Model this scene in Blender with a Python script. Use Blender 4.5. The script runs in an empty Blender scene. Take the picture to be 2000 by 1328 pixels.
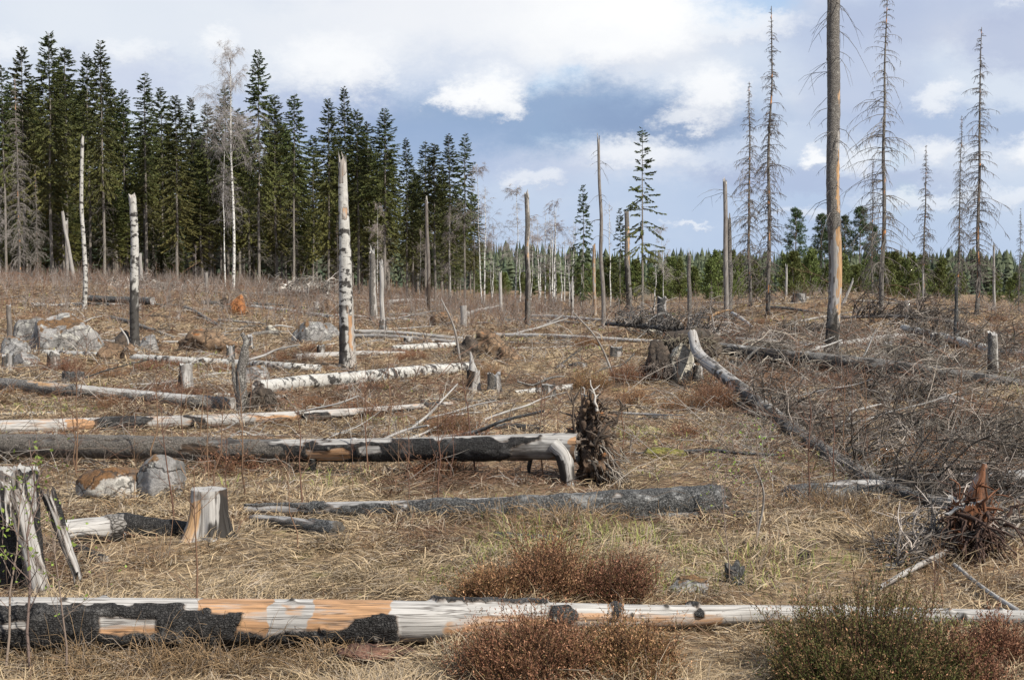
import bpy, math, numpy as np
from mathutils import Vector
rad = math.radians
SC = bpy.context.scene
COL = SC.collection
# ---------------------------------------------------------------- camera
F, HZ, CH = 2600.0, 530.0, 2.1            # focal length in photo pixels, horizon row, eye height
PITCH = math.atan((664 - HZ) / F)
cam = bpy.data.cameras.new('camera'); camo = bpy.data.objects.new('camera', cam); COL.objects.link(camo)
cam.sensor_width = 36; cam.lens = F / 2000 * 36; cam.clip_start = .1; cam.clip_end = 9000
camo.location = (0, 0, CH); camo.rotation_euler = (math.pi / 2 - PITCH, 0, 0)
SC.camera = camo
SC.view_settings.view_transform = 'Standard'; SC.view_settings.look = 'None'
SC.view_settings.exposure = 0.7; SC.view_settings.gamma = 1
SC.render.engine = 'CYCLES'
SC.cycles.max_bounces = 5; SC.cycles.diffuse_bounces = 3; SC.cycles.glossy_bounces = 2
SC.cycles.transparent_max_bounces = 4; SC.cycles.transmission_bounces = 2
SC.cycles.use_denoising = True
# ---------------------------------------------------------------- node helper
class NT:
    def __init__(s, tree): s.t = tree; s.n = tree.nodes; s.l = tree.links
    def put(s, sock, v):
        if v is None: return
        if isinstance(v, bpy.types.NodeSocket): s.l.new(v, sock)
        elif isinstance(v, (tuple, list)):
            v = tuple(v)
            if sock.type == 'RGBA' and len(v) == 3: v += (1,)
            sock.default_value = v
        else: sock.default_value = v
    def m(s, op, a, b=None, c=None, clamp=False):
        n = s.n.new('ShaderNodeMath'); n.operation = op; n.use_clamp = clamp
        for i, v in enumerate((a, b, c)): s.put(n.inputs[i], v)
        return n.outputs[0]
    def vm(s, op, a, b=None, scale=None):
        n = s.n.new('ShaderNodeVectorMath'); n.operation = op
        s.put(n.inputs[0], a); s.put(n.inputs[1], b)
        if scale is not None: s.put(n.inputs['Scale'], scale)
        return n.outputs['Value'] if op in ('LENGTH', 'DOT_PRODUCT') else n.outputs[0]
    def mix(s, f, a, b, typ='MIX'):
        n = s.n.new('ShaderNodeMix'); n.data_type = 'RGBA'; n.blend_type = typ
        s.put(n.inputs[0], f); s.put(n.inputs[6], a); s.put(n.inputs[7], b)
        return n.outputs[2]
    def noise(s, vec, scale=1, detail=4, rough=.55, dist=0, col=False):
        n = s.n.new('ShaderNodeTexNoise')
        s.put(n.inputs['Vector'], vec); s.put(n.inputs['Scale'], scale); s.put(n.inputs['Detail'], detail)
        s.put(n.inputs['Roughness'], rough); s.put(n.inputs['Distortion'], dist)
        return n.outputs['Color' if col else 'Fac']
    def voro(s, vec, scale=1, feat='F1', rnd=1.0):
        n = s.n.new('ShaderNodeTexVoronoi'); n.feature = feat
        s.put(n.inputs['Vector'], vec); s.put(n.inputs['Scale'], scale); s.put(n.inputs['Randomness'], rnd)
        return n.outputs['Distance'], n.outputs.get('Color')
    def ss(s, x, a, b):
        n = s.n.new('ShaderNodeMapRange'); n.interpolation_type = 'SMOOTHSTEP'
        s.put(n.inputs[0], x); s.put(n.inputs[1], a); s.put(n.inputs[2], b)
        return n.outputs[0]
    def attr(s, name, out='Color'):
        n = s.n.new('ShaderNodeAttribute'); n.attribute_name = name
        return n.outputs[out]
    def sep(s, v):
        n = s.n.new('ShaderNodeSeparateXYZ'); s.put(n.inputs[0], v); return n.outputs
    def comb(s, x, y, z):
        n = s.n.new('ShaderNodeCombineXYZ')
        for i, v in enumerate((x, y, z)): s.put(n.inputs[i], v)
        return n.outputs[0]
# ---------------------------------------------------------------- sky with broken cloud
SUN_AZ, SUN_EL = rad(130), rad(43)
W = bpy.data.worlds.new('World'); SC.world = W; W.use_nodes = True
w = NT(W.node_tree); w.n.clear()
def build_sky():
    out = w.n.new('ShaderNodeOutputWorld'); bg = w.n.new('ShaderNodeBackground')
    sky = w.n.new('ShaderNodeTexSky'); sky.sky_type = 'NISHITA'; sky.sun_disc = False
    sky.sun_elevation = SUN_EL; sky.sun_rotation = SUN_AZ
    d = w.n.new('ShaderNodeTexCoord').outputs['Generated']
    x, y, z = w.sep(d)[:3]
    az = w.m('ARCTAN2', x, y); el = w.m('ARCSINE', z)
    st = w.vm('MULTIPLY', d, (1, 1, 1.7))
    n_big = w.noise(st, 3.2, 4, .55)
    n_mid = w.noise(w.vm('ADD', st, (7.3, 1.1, 3.3)), 8, 5, .58)
    wob = w.noise(st, 12, 7, .72, 0, True)
    uv = w.vm('ADD', w.comb(az, el, 0), w.vm('MULTIPLY', w.vm('SUBTRACT', wob, (.5, .5, .5)), (.10, .062, 0)))
    K = 5.65                                    # background strength .1
    def C(r, g, b): return (r * K, g * K, b * K)
    def blob(px, py, rx, ry, e0=1.15, e1=.55, k=1.):
        a0 = (px - 1000) / F; v0 = (HZ - py) / F
        n = w.n.new('ShaderNodeVectorMath'); n.operation = 'MULTIPLY_ADD'; w.l.new(uv, n.inputs[0])
        n.inputs[1].default_value = (F / rx, F / ry, 0); n.inputs[2].default_value = (-a0 * F / rx, -v0 * F / ry, 0)
        r = w.ss(w.vm('LENGTH', n.outputs[0]), e0, e1); r.node.inputs[4].default_value = k
        return r
    sheet = w.mix(w.ss(n_big, .38, .62), C(.50, .62, .84), C(.76, .84, .96))
    sheet = w.mix(w.m('MULTIPLY', w.ss(n_mid, .52, .72), .75), sheet, C(.88, .92, .98))
    hole = w.ss(w.noise(w.vm('ADD', st, (1.7, 4.4, 9.1)), 4.2, 4, .6), .60, .68)
    hole = w.m('MAXIMUM', hole, blob(1420, 15, 120, 48, 1.3, .4))
    lowhaze = w.ss(el, .13, .0)
    col = w.mix(hole, sheet, w.mix(.3, sky.outputs[0], C(.40, .62, 1.0)))
    col = w.mix(w.m('MULTIPLY', lowhaze, .8), col, C(.54, .665, .87))
    soft = [(300, 60, 520, 150, .85, (.88, .93, 1.0)), (640, 120, 330, 120, .6, (.92, .96, 1.02)), (880, 40, 460, 130, .9, (.98, 1.0, 1.04)), (1180, 50, 280, 150, .9, (1.08, 1.09, 1.1)), (1250, 310, 260, 60, .6, (.82, .87, .97)), (1850, 300, 320, 70, .5, (.80, .86, .97)), (1700, 60, 420, 90, .3, (.8, .86, .98))]
    for px, py, rx, ry, k, c in soft:
        col = w.mix(blob(px, py, rx, ry, 1.2, .2, k), col, C(*c))
    shade = [(1090, 232, 420, 68, .95, (.32, .45, .67)), (760, 285, 260, 60, .8, (.335, .465, .70)), (620, 230, 200, 50, .5, (.42, .5, .74)), (1300, 250, 210, 42, .75, (.285, .395, .61)), (1850, 260, 260, 44, .6, (.335, .47, .73)),
             (1740, 70, 240, 60, .5, (.46, .53, .74)), (1930, 120, 110, 60, .6, (.44, .51, .73)), (1650, 180, 130, 110, .45, (.5, .57, .78)),
             (1420, 345, 90, 28, .6, (.42, .50, .72)), (1650, 360, 240, 26, .5, (.44, .52, .74)), (230, 185, 170, 60, .35, (.5, .56, .8)), (1040, 330, 170, 45, .3, (.46, .53, .75))]
    for px, py, rx, ry, k, c in shade:
        col = w.mix(blob(px, py, rx, ry, 1.3, .35, k), col, C(*c))
    white = [(1260, 35, 165, 105, .95), (1170, 110, 85, 48, .75), (955, 178, 88, 52, .95), (905, 195, 55, 20, .8), (985, 218, 50, 26, .8), (650, 130, 130, 62, .75), (720, 165, 60, 40, .6),
             (440, 110, 60, 30, .6), (1385, 185, 85, 72, .85), (1340, 245, 60, 20, .6), (1470, 65, 95, 30, .55), (1240, 305, 130, 34, .6), (1582, 322, 34, 26, .85), (1655, 325, 40, 34, .5), (1780, 300, 75, 32, .6), (1965, 305, 75, 34, .75),
             (1800, 210, 55, 26, .55), (1930, 45, 45, 20, .35), (1040, 345, 65, 20, .5), (1000, 360, 26, 14, .4), (1760, 395, 120, 20, .45), (1560, 425, 90, 16, .4), (1930, 400, 70, 24, .45), (60, 120, 60, 26, .45), (290, 120, 50, 26, .4), (1330, 437, 40, 9, .5)]
    for px, py, rx, ry, k in white:
        col = w.mix(blob(px + 4, py + ry * .55, rx * .95, ry * .6, 1.2, .4, k * .38), col, C(.50, .57, .74)); col = w.mix(blob(px, py, rx, ry, 1.2, .28, k), col, C(1.1, 1.11, 1.12))
    w.put(bg.inputs[0], col); bg.inputs[1].default_value = .1
    w.l.new(bg.outputs[0], out.inputs[0])
build_sky()
W.cycles.sampling_method = 'MANUAL'; W.cycles.sample_map_resolution = 256
sun = bpy.data.lights.new('sun', 'SUN'); suno = bpy.data.objects.new('sun', sun); COL.objects.link(suno)
sun.energy = 5.0; sun.angle = rad(.6); sun.color = (1, .94, .83)
sd = Vector((math.sin(SUN_AZ) * math.cos(SUN_EL), math.cos(SUN_AZ) * math.cos(SUN_EL), math.sin(SUN_EL)))
suno.rotation_euler = sd.to_track_quat('Z', 'Y').to_euler(); suno.location = (20, -10, 30)
# ---------------------------------------------------------------- numpy helpers
def _h(i, j, k, s):
    n = (i * 374761393 + j * 668265263 + k * 2147483647 + s * 1274126177) & 0xffffffff
    n = ((n ^ (n >> 13)) * 1274126177) & 0xffffffff
    return ((n ^ (n >> 16)) & 0xffff) / 65535.0
def vn(p, s=0):
    p = np.asarray(p, float); f = np.floor(p); i = f.astype(np.int64); t = p - f; t = t * t * (3 - 2 * t)
    r = 0
    for a in (0, 1):
        for b in (0, 1):
            for c in (0, 1):
                wt = (t[..., 0] if a else 1 - t[..., 0]) * (t[..., 1] if b else 1 - t[..., 1]) * (t[..., 2] if c else 1 - t[..., 2])
                r = r + wt * _h(i[..., 0] + a, i[..., 1] + b, i[..., 2] + c, s)
    return r - .5
def fbm(p, o=3, s=0):
    r = 0; a = 1.0; p = np.asarray(p, float)
    for k in range(o): r = r + a * vn(p * 2 ** k + 17.3 * k, s + k); a *= .5
    return r
def vn2(x, y, s=0):
    return vn(np.stack([np.asarray(x, float), np.asarray(y, float), np.full(np.shape(x), .5)], -1), s)
def sstep(x, a, b):
    t = np.clip((x - a) / (b - a), 0, 1); return t * t * (3 - 2 * t)
def nrm(v): return v / np.maximum(np.linalg.norm(v, axis=-1, keepdims=True), 1e-9)
RNG = np.random.RandomState
# ---------------------------------------------------------------- terrain height
_U = np.array([-3, -.8, -.385, -.3, -.2, -.1, -.04, .05, .1, .2, .25, .3, .385, .8, 3])
_Z = np.array([2., 2., 1.45, 1.3, .95, .25, -.25, -.5, -.8, -.5, -.3, -.6, -.9, -1., -1.])
def zg(x, y):
    x = np.asarray(x, float); y = np.asarray(y, float)
    r = np.sqrt(x * x + y * y); u = x / np.maximum(np.abs(y), 1.0)
    s = sstep(np.where(y > 0, r, 0), 32, 95)
    z = s * np.interp(u, _U, _Z)
    z = z + 1.15 * np.exp(-((x - 16) / 8) ** 2 - ((y - 63) / 9) ** 2)
    z = z - 5 * sstep(r, 150, 420) + 6 * sstep(r, 700, 2500)
    near = 1 - sstep(r, 60, 160)
    h = .20 * vn2(x * .35, y * .35, 3) + .13 * vn2(x * .9, y * .9, 5) + .06 * vn2(x * 2.3, y * 2.3, 7)
    return z + h * near
_cp, _sp = math.cos(PITCH), math.sin(PITCH)
def ray(px, py):
    dx = (px - 1000) / F; dy = (664 - py) / F
    return np.array([dx, _cp + dy * _sp, -_sp + dy * _cp])
def P(px, py, D):
    d = ray(px, py); return np.array([0, 0, CH]) + d * (D / d[1])
_T = np.geomspace(4, 500, 2500)
def G(px, py):
    d = ray(px, py); d = d / d[1]
    z = CH + d[2] * _T - zg(d[0] * _T, _T)
    k = np.argmax(z < 0)
    if z[k] >= 0: k = len(_T) - 1
    a, b = z[k - 1], z[k]; t = _T[k - 1] + (_T[k] - _T[k - 1]) * a / (a - b + 1e-9)
    return np.array([d[0] * t, t, float(zg(d[0] * t, t))])
def on(px, D):
    """ground point seen in column px at depth D"""
    x = (px - 1000) / F * D; return np.array([x, D, float(zg(x, D))])
# ---------------------------------------------------------------- mesh builder
class MB:
    def __init__(s): s.v = []; s.q = []; s.t = []; s.c = []; s.g = []; s.n = 0
    def add(s, v, q=None, t=None, c=(1, 1, 1), g=None):
        v = np.asarray(v, float).reshape(-1, 3); n = len(v)
        c = np.broadcast_to(np.asarray(c, float), (n, 3))
        s.v.append(v); s.c.append(c); s.g.append(v if g is None else np.asarray(g, float).reshape(-1, 3))
        if q is not None: s.q.append(np.asarray(q, np.int64).reshape(-1, 4) + s.n)
        if t is not None: s.t.append(np.asarray(t, np.int64).reshape(-1, 3) + s.n)
        s.n += n
    def tubes(s, paths, rads, k=3, c=(1, 1, 1)):
        """many tubes at once: paths (M,K,3), rads (M,K)"""
        p = np.asarray(paths, float); M, K, _ = p.shape
        if M == 0: return
        r = np.broadcast_to(np.asarray(rads, float), (M, K))
        tg = np.empty_like(p); tg[:, 1:-1] = p[:, 2:] - p[:, :-2]; tg[:, 0] = p[:, 1] - p[:, 0]; tg[:, -1] = p[:, -1] - p[:, -2]
        tg = nrm(tg)
        ref = np.where(np.abs(tg[:, :1, 2:3]) > .8, np.array([1., .1, 0]), np.array([0, 0, 1.]))
        n1 = nrm(np.cross(np.broadcast_to(ref, p.shape), tg)); n2 = np.cross(tg, n1)
        a = np.arange(k) * 2 * np.pi / k
        v = p[:, :, None] + r[:, :, None, None] * (np.cos(a)[:, None] * n1[:, :, None] + np.sin(a)[:, None] * n2[:, :, None])
        idx = np.arange(M * K * k).reshape(M, K, k)
        q = np.stack([idx[:, :-1], np.roll(idx, -1, 2)[:, :-1], np.roll(idx, -1, 2)[:, 1:], idx[:, 1:]], -1).reshape(-1, 4)
        c = np.asarray(c, float)
        if c.ndim == 2 and len(c) == M: c = np.repeat(c, K * k, 0)
        s.add(v.reshape(-1, 3), q, c=c)
    def kites(s, base, d, side, l, wd, c):
        """leaf-sized kite faces: base (N,3), direction, side vector, length, width"""
        l = np.asarray(l)[..., None]; wd = np.asarray(wd)[..., None]
        a = base; m = base + d * l * .45; t = base + d * l
        v = np.stack([a, m + side * wd * .5, t, m - side * wd * .5], 1)
        n = len(base); q = np.arange(n * 4).reshape(n, 4)
        c = np.broadcast_to(np.asarray(c, float), (n, 3))
        s.add(v.reshape(-1, 3), q, c=np.repeat(c, 4, 0))
    def mesh(s, name, mat, smooth=True):
        me = bpy.data.meshes.new(name)
        if not s.v: return me
        v = np.concatenate(s.v); q = np.concatenate(s.q) if s.q else np.zeros((0, 4), np.int64); t = np.concatenate(s.t) if s.t else np.zeros((0, 3), np.int64)
        me.vertices.add(len(v)); me.vertices.foreach_set('co', v.astype(np.float32).ravel())
        nl = len(q) * 4 + len(t) * 3; me.loops.add(nl)
        me.loops.foreach_set('vertex_index', np.concatenate([q.ravel(), t.ravel()]).astype(np.int32))
        me.polygons.add(len(q) + len(t))
        st = np.concatenate([np.arange(len(q)) * 4, len(q) * 4 + np.arange(len(t)) * 3]).astype(np.int32)
        me.polygons.foreach_set('loop_start', st)
        me.polygons.foreach_set('use_smooth', np.full(len(q) + len(t), smooth, bool))
        me.update(calc_edges=True)
        a = me.attributes.new('col', 'FLOAT_COLOR', 'POINT')
        c = np.concatenate(s.c); a.data.foreach_set('color', np.concatenate([c, np.ones((len(c), 1))], 1).astype(np.float32).ravel())
        a = me.attributes.new('gv', 'FLOAT_VECTOR', 'POINT'); a.data.foreach_set('vector', np.concatenate(s.g).astype(np.float32).ravel())
        me.materials.append(mat)
        return me
def thing(name, label, cat, loc=(0, 0, 0), group=None, rz=0, scale=(1, 1, 1), kind=None):
    o = bpy.data.objects.new(name, None); COL.objects.link(o); o.empty_display_size = .1
    o.location = [float(q) for q in loc]; o.rotation_euler = (0, 0, rz); o.scale = (scale,) * 3 if np.isscalar(scale) else scale
    o['label'] = label; o['category'] = cat
    if group: o['group'] = group
    if kind: o['kind'] = kind
    return o
def part(root, name, mesh, kind=None, label=None):
    o = bpy.data.objects.new(name, mesh); COL.objects.link(o); o.parent = root
    if kind: o['kind'] = kind
    if label: o['label'] = label
    return o
def single(name, mesh, label, cat, loc=(0, 0, 0), group=None, kind=None, rz=0, scale=(1, 1, 1)):
    o = bpy.data.objects.new(name, mesh); COL.objects.link(o)
    o.location = [float(q) for q in loc]; o.rotation_euler = (0, 0, rz); o.scale = (scale,) * 3 if np.isscalar(scale) else scale
    if label: o['label'] = label
    if cat: o['category'] = cat
    if group: o['group'] = group
    if kind: o['kind'] = kind
    return o
# ---------------------------------------------------------------- materials
def new_mat(name):
    m = bpy.data.materials.new(name); m.use_nodes = True; t = NT(m.node_tree)
    b = t.n['Principled BSDF']; b.inputs['Specular IOR Level'].default_value = .25
    return m, t, b
def bump(t, b, h, strength=.5, dist=.01):
    n = t.n.new('ShaderNodeBump'); n.inputs['Strength'].default_value = strength; n.inputs['Distance'].default_value = dist
    t.put(n.inputs['Height'], h); t.l.new(n.outputs[0], b.inputs['Normal'])
def leaf_mat(name, rough=.75, trans=.0):
    m, t, b = new_mat(name)
    c = t.attr('col'); oi = t.n.new('ShaderNodeObjectInfo').outputs['Random']
    h = t.n.new('ShaderNodeHueSaturation'); h.inputs['Hue'].default_value = .5
    t.put(h.inputs['Value'], t.m('ADD', .78, t.m('MULTIPLY', oi, .44))); t.put(h.inputs['Hue'], t.m('ADD', .485, t.m('MULTIPLY', oi, .03)))
    t.l.new(c, h.inputs['Color']); t.l.new(h.outputs[0], b.inputs['Base Color']); b.inputs['Roughness'].default_value = rough
    if trans:
        tr = t.n.new('ShaderNodeBsdfTranslucent'); t.l.new(h.outputs[0], tr.inputs[0])
        mx = t.n.new('ShaderNodeMixShader'); mx.inputs[0].default_value = trans
        t.l.new(b.outputs[0], mx.inputs[1]); t.l.new(tr.outputs[0], mx.inputs[2])
        t.l.new(mx.outputs[0], t.n['Material Output'].inputs[0])
    return m
M_NEEDLE = leaf_mat('needles', .7, .15)
M_LEAF = leaf_mat('leaves', .6, .25)
M_STRAW = leaf_mat('dry_straw', .7, .2)
M_TWIG = leaf_mat('twigs', .85)
M_HEATHER = leaf_mat('heather', .75)
def log_mat(name, wood1, wood2, orange, bark1, bark2, kind):
    """weathered wood under bark or char; col.r = bark left on the wood, col.g = fresh orange wood, col.b = darkening of the wood"""
    m, t, b = new_mat(name)
    gv = t.attr('gv', 'Vector'); rgb = t.sep(t.attr('col', 'Color'))
    oi = t.n.new('ShaderNodeObjectInfo').outputs['Random']
    g = t.vm('ADD', gv, t.comb(t.m('MULTIPLY', oi, 37.0), t.m('MULTIPLY', oi, 11.0), 0))
    grain = t.noise(t.vm('MULTIPLY', g, (3, 55, 55)), 1, 5, .6)
    blot = t.noise(t.vm('MULTIPLY', g, (4, 14, 14)), 1, 4, .6)
    crack = t.noise(t.vm('MULTIPLY', g, (.55, 24, 24)), 1, 4, .55, .4)
    crk = t.m('SUBTRACT', 1, t.ss(t.m('ABSOLUTE', t.m('SUBTRACT', crack, .5)), .0, .022))
    edge = t.m('MULTIPLY', t.m('SUBTRACT', blot, .5), .9)
    wood = t.mix(t.ss(grain, .3, .7), wood1, wood2)
    wood = t.mix(t.m('MULTIPLY', t.ss(blot, .5, .75), .35), wood, (.30, .27, .25))
    of = t.ss(t.m('ADD', rgb[1], edge), .35, .6)
    orc = t.mix(t.ss(grain, .35, .7), orange, tuple(c * .62 for c in orange))
    stk = t.noise(t.vm('MULTIPLY', g, (2.2, 20, 20)), 1, 4, .65)
    orc = t.mix(t.m('MULTIPLY', t.ss(stk, .5, .68), .7), orc, wood); orc = t.mix(t.m('MULTIPLY', t.ss(stk, .46, .32), .75), orc, tuple(c * .42 for c in orange))
    wood = t.mix(of, wood, orc)
    wood = t.mix(t.m('MULTIPLY', crk, .75), wood, (.05, .04, .035))
    wood = t.mix(t.m('MULTIPLY', t.ss(t.m('ADD', rgb[2], t.m('MULTIPLY', edge, .7)), .2, .75), .97), wood, (.017, .014, .012))
    fine = t.noise(g, 60, 4, .65)
    if kind == 'char':
        d, _ = t.voro(t.vm('ADD', t.vm('MULTIPLY', g, (52, 84, 84)), t.vm('SCALE', t.noise(g, 30, 3, .6, 0, True), scale=1.6)), 1, 'DISTANCE_TO_EDGE', .9)
        cell = t.ss(d, 0, .22); bark = t.mix(t.m('MULTIPLY', t.m('ADD', .45, t.m('MULTIPLY', cell, .55)), t.ss(fine, .35, .8)), bark1, bark2); bark = t.mix(t.m('MULTIPLY', t.ss(t.noise(g, 120, 3, .7), .64, .74), .5), bark, (.25, .24, .23)); hgt = t.m('ADD', cell, t.m('MULTIPLY', fine, .6))
    elif kind == 'bark':
        d, _ = t.voro(t.vm('MULTIPLY', g, (26, 40, 40)), 1, 'DISTANCE_TO_EDGE', 1)
        cell = t.ss(d, 0, .2); bark = t.mix(t.m('MULTIPLY', t.m('ADD', cell, .25), t.ss(fine, .25, .75)), bark1, bark2); hgt = t.m('ADD', cell, t.m('MULTIPLY', fine, .8))
        lich = t.ss(t.noise(g, 9, 5, .65), .56, .66); bark = t.mix(t.m('MULTIPLY', lich, .7), bark, (.30, .29, .265))
    else:                                       # birch: white skin, dark lenticels and black scars
        len_ = t.noise(t.vm('MULTIPLY', g, (75, 9, 9)), 1, 3, .6); scar = t.noise(t.vm('MULTIPLY', g, (7, 5, 5)), 1, 5, .62)
        bark = t.mix(t.ss(len_, .58, .66), bark1, (.16, .145, .13)); bark = t.mix(t.m('MULTIPLY', t.ss(t.noise(t.vm('MULTIPLY', g, (3, 7, 7)), 1, 5, .65), .48, .66), .7), bark, (.24, .225, .21)); bark = t.mix(t.ss(scar, .515, .58), bark, bark2)
        bark = t.mix(t.m('MULTIPLY', t.ss(fine, .5, .8), .4), bark, (.33, .31, .29)); hgt = t.m('ADD', t.m('MULTIPLY', fine, .4), t.m('MULTIPLY', scar, -1.2))
    if kind != 'char': bark = t.mix(t.m('MULTIPLY', t.ss(t.m('ADD', rgb[2], t.m('MULTIPLY', edge, .6)), .25, .75), .92), bark, (.022, .019, .017))
    else: bark = t.mix(t.m('MULTIPLY', t.ss(t.noise(t.vm('MULTIPLY', g, (5, 9, 9)), 1, 5, .65), .52, .72), .75), bark, tuple(q * 1.5 + .03 for q in bark2)); bark = t.mix(t.ss(t.m('ADD', rgb[2], t.m('MULTIPLY', edge, .9)), .3, .6), bark, t.mix(t.ss(fine, .3, .7), (.05, .043, .037), (.20, .178, .155)))
    bf = t.ss(t.m('ADD', rgb[0], t.m('MULTIPLY', t.m('ADD', edge, t.m('MULTIPLY', t.m('SUBTRACT', fine, .5), 1.1)), .6)), .42, .58)
    soot = t.m('MULTIPLY', t.ss(t.m('ADD', rgb[0], t.m('MULTIPLY', t.m('ADD', edge, t.m('MULTIPLY', t.m('SUBTRACT', grain, .5), .8)), .5)), .06, .5), .8)
    wood = t.mix(soot, wood, (.06, .04, .028))
    t.put(b.inputs['Base Color'], t.mix(bf, wood, bark))
    t.put(b.inputs['Roughness'], t.m('ADD', .72, t.m('MULTIPLY', bf, -.04)))
    hh = t.m('ADD', t.m('MULTIPLY', t.m('MULTIPLY', bf, hgt), 1.0), t.m('MULTIPLY', t.m('SUBTRACT', grain, crk), .25))
    bump(t, b, hh, .8, .012)
    return m
GREY1, GREY2 = (.20, .19, .18), (.36, .345, .33)
ORANGE = (.37, .212, .112)
M_LOGCHAR = log_mat('charred_log_wood', GREY1, GREY2, ORANGE, (.011, .010, .010), (.060, .057, .055), 'char')
M_LOGCHAR2 = log_mat('grey_charred_wood', (.17, .165, .16), (.32, .31, .305), (.17, .07, .032), (.022, .022, .022), (.20, .198, .195), 'char')
M_LOGBARK = log_mat('bark_log_wood', (.21, .20, .19), (.37, .355, .34), (.40, .245, .125), (.06, .053, .047), (.22, .205, .19), 'bark')
M_BIRCH = log_mat('birch_log_bark', (.25, .225, .205), (.33, .305, .28), (.40, .23, .12), (.37, .36, .34), (.03, .027, .025), 'birch')
M_LIVEBARK = log_mat('live_spruce_trunk', (.22, .2, .185), (.36, .33, .30), (.4, .2, .1), (.10, .088, .077), (.30, .27, .24), 'bark')
M_BIRCHLIVE = log_mat('living_birch_bark', (.3, .28, .26), (.4, .38, .36), (.4, .23, .12), (.52, .51, .49), (.06, .055, .05), 'birch')
M_DEADBARK = log_mat('dead_spruce_trunk', (.24, .225, .215), (.36, .345, .33), (.60, .27, .10), (.07, .062, .055), (.19, .175, .16), 'bark')
def rock_mat(name, c1, c2, moss, mamt):
    m, t, b = new_mat(name)
    g = t.n.new('ShaderNodeTexCoord').outputs['Object']
    a = t.noise(g, 2.2, 6, .62); f = t.noise(g, 38, 4, .7); k = t.noise(t.vm('ADD', g, (5, 2, 9)), 6, 6, .65)
    c = t.mix(t.ss(a, .35, .65), c1, c2); c = t.mix(t.m('MULTIPLY', t.ss(f, .45, .7), .5), c, tuple(q * .45 for q in c1))
    c = t.mix(t.m('MULTIPLY', t.ss(k, .54, .62), .55), c, (.44, .43, .39) if c1[2] > .1 else tuple(q * 1.5 for q in c2)); c = t.mix(t.m('MULTIPLY', t.ss(k, .40, .34), .6), c, (.05, .048, .045))
    up = t.sep(t.n.new('ShaderNodeNewGeometry').outputs['Normal'])[2]
    mo = t.ss(t.m('ADD', t.m('MULTIPLY', up, .25), t.noise(t.vm('ADD', g, (1, 8, 3)), 3, 6, .65)), .86 - mamt, .93 - mamt)
    c = t.mix(mo, c, t.mix(t.ss(f, .35, .65), moss, tuple(q * .5 for q in moss)))
    t.put(b.inputs['Base Color'], c); b.inputs['Roughness'].default_value = .9
    cr = t.voro(t.vm('ADD', t.vm('MULTIPLY', g, (1, 1, 1.8)), t.vm('SCALE', t.noise(g, 3, 4, .6, 0, True), scale=.5)), 2.1, 'DISTANCE_TO_EDGE')[0]
    strk = t.noise(t.vm('MULTIPLY', g, (9, 9, 1.6)), 1, 4, .6)
    c = t.mix(t.m('MULTIPLY', t.ss(strk, .52, .68), .6), c, tuple(q * .3 for q in c1)); c = t.mix(t.m('SUBTRACT', .85, t.m('MULTIPLY', t.ss(cr, 0, .035), .85)), c, (.025, .022, .02))
    t.put(b.inputs['Base Color'], c)
    bump(t, b, t.m('ADD', t.m('ADD', t.m('MULTIPLY', a, 1.5), t.m('MULTIPLY', f, .35)), t.m('MULTIPLY', t.ss(cr, 0, .05), .5)), .7, .04)
    return m
M_ROCK = rock_mat('granite', (.13, .125, .12), (.25, .24, .235), (.15, .085, .04), .20)
M_ROCKPALE = rock_mat('pale_stone', (.20, .185, .155), (.40, .37, .31), (.20, .15, .07), -.05)
M_SOIL = rock_mat('root_soil', (.10, .065, .042), (.18, .12, .075), (.24, .10, .035), .10)
M_SOILDARK = rock_mat('dark_root_soil', (.035, .028, .024), (.085, .065, .05), (.14, .075, .03), .02)
def ground_mat():
    m, t, b = new_mat('heath_ground')
    g = t.n.new('ShaderNodeTexCoord').outputs['Object']
    a = t.noise(g, .35, 6, .6); f = t.noise(g, 14, 6, .7); k = t.noise(t.vm('ADD', g, (31, 12, 0)), 1.3, 6, .65)
    c = t.mix(t.ss(f, .3, .7), (.055, .038, .024), (.27, .19, .11))
    c = t.mix(t.m('MULTIPLY', t.ss(a, .45, .62), .6), c, (.20, .11, .06))
    c = t.mix(t.m('MULTIPLY', t.ss(k, .56, .68), .8), c, (.065, .046, .032))
    c = t.mix(t.m('MULTIPLY', t.ss(k, .42, .34), .5), c, (.20, .19, .07))
    t.put(b.inputs['Base Color'], c); b.inputs['Roughness'].default_value = .95
    bump(t, b, t.m('ADD', f, k), .8, .05)
    return m
M_GROUND = ground_mat()
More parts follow.
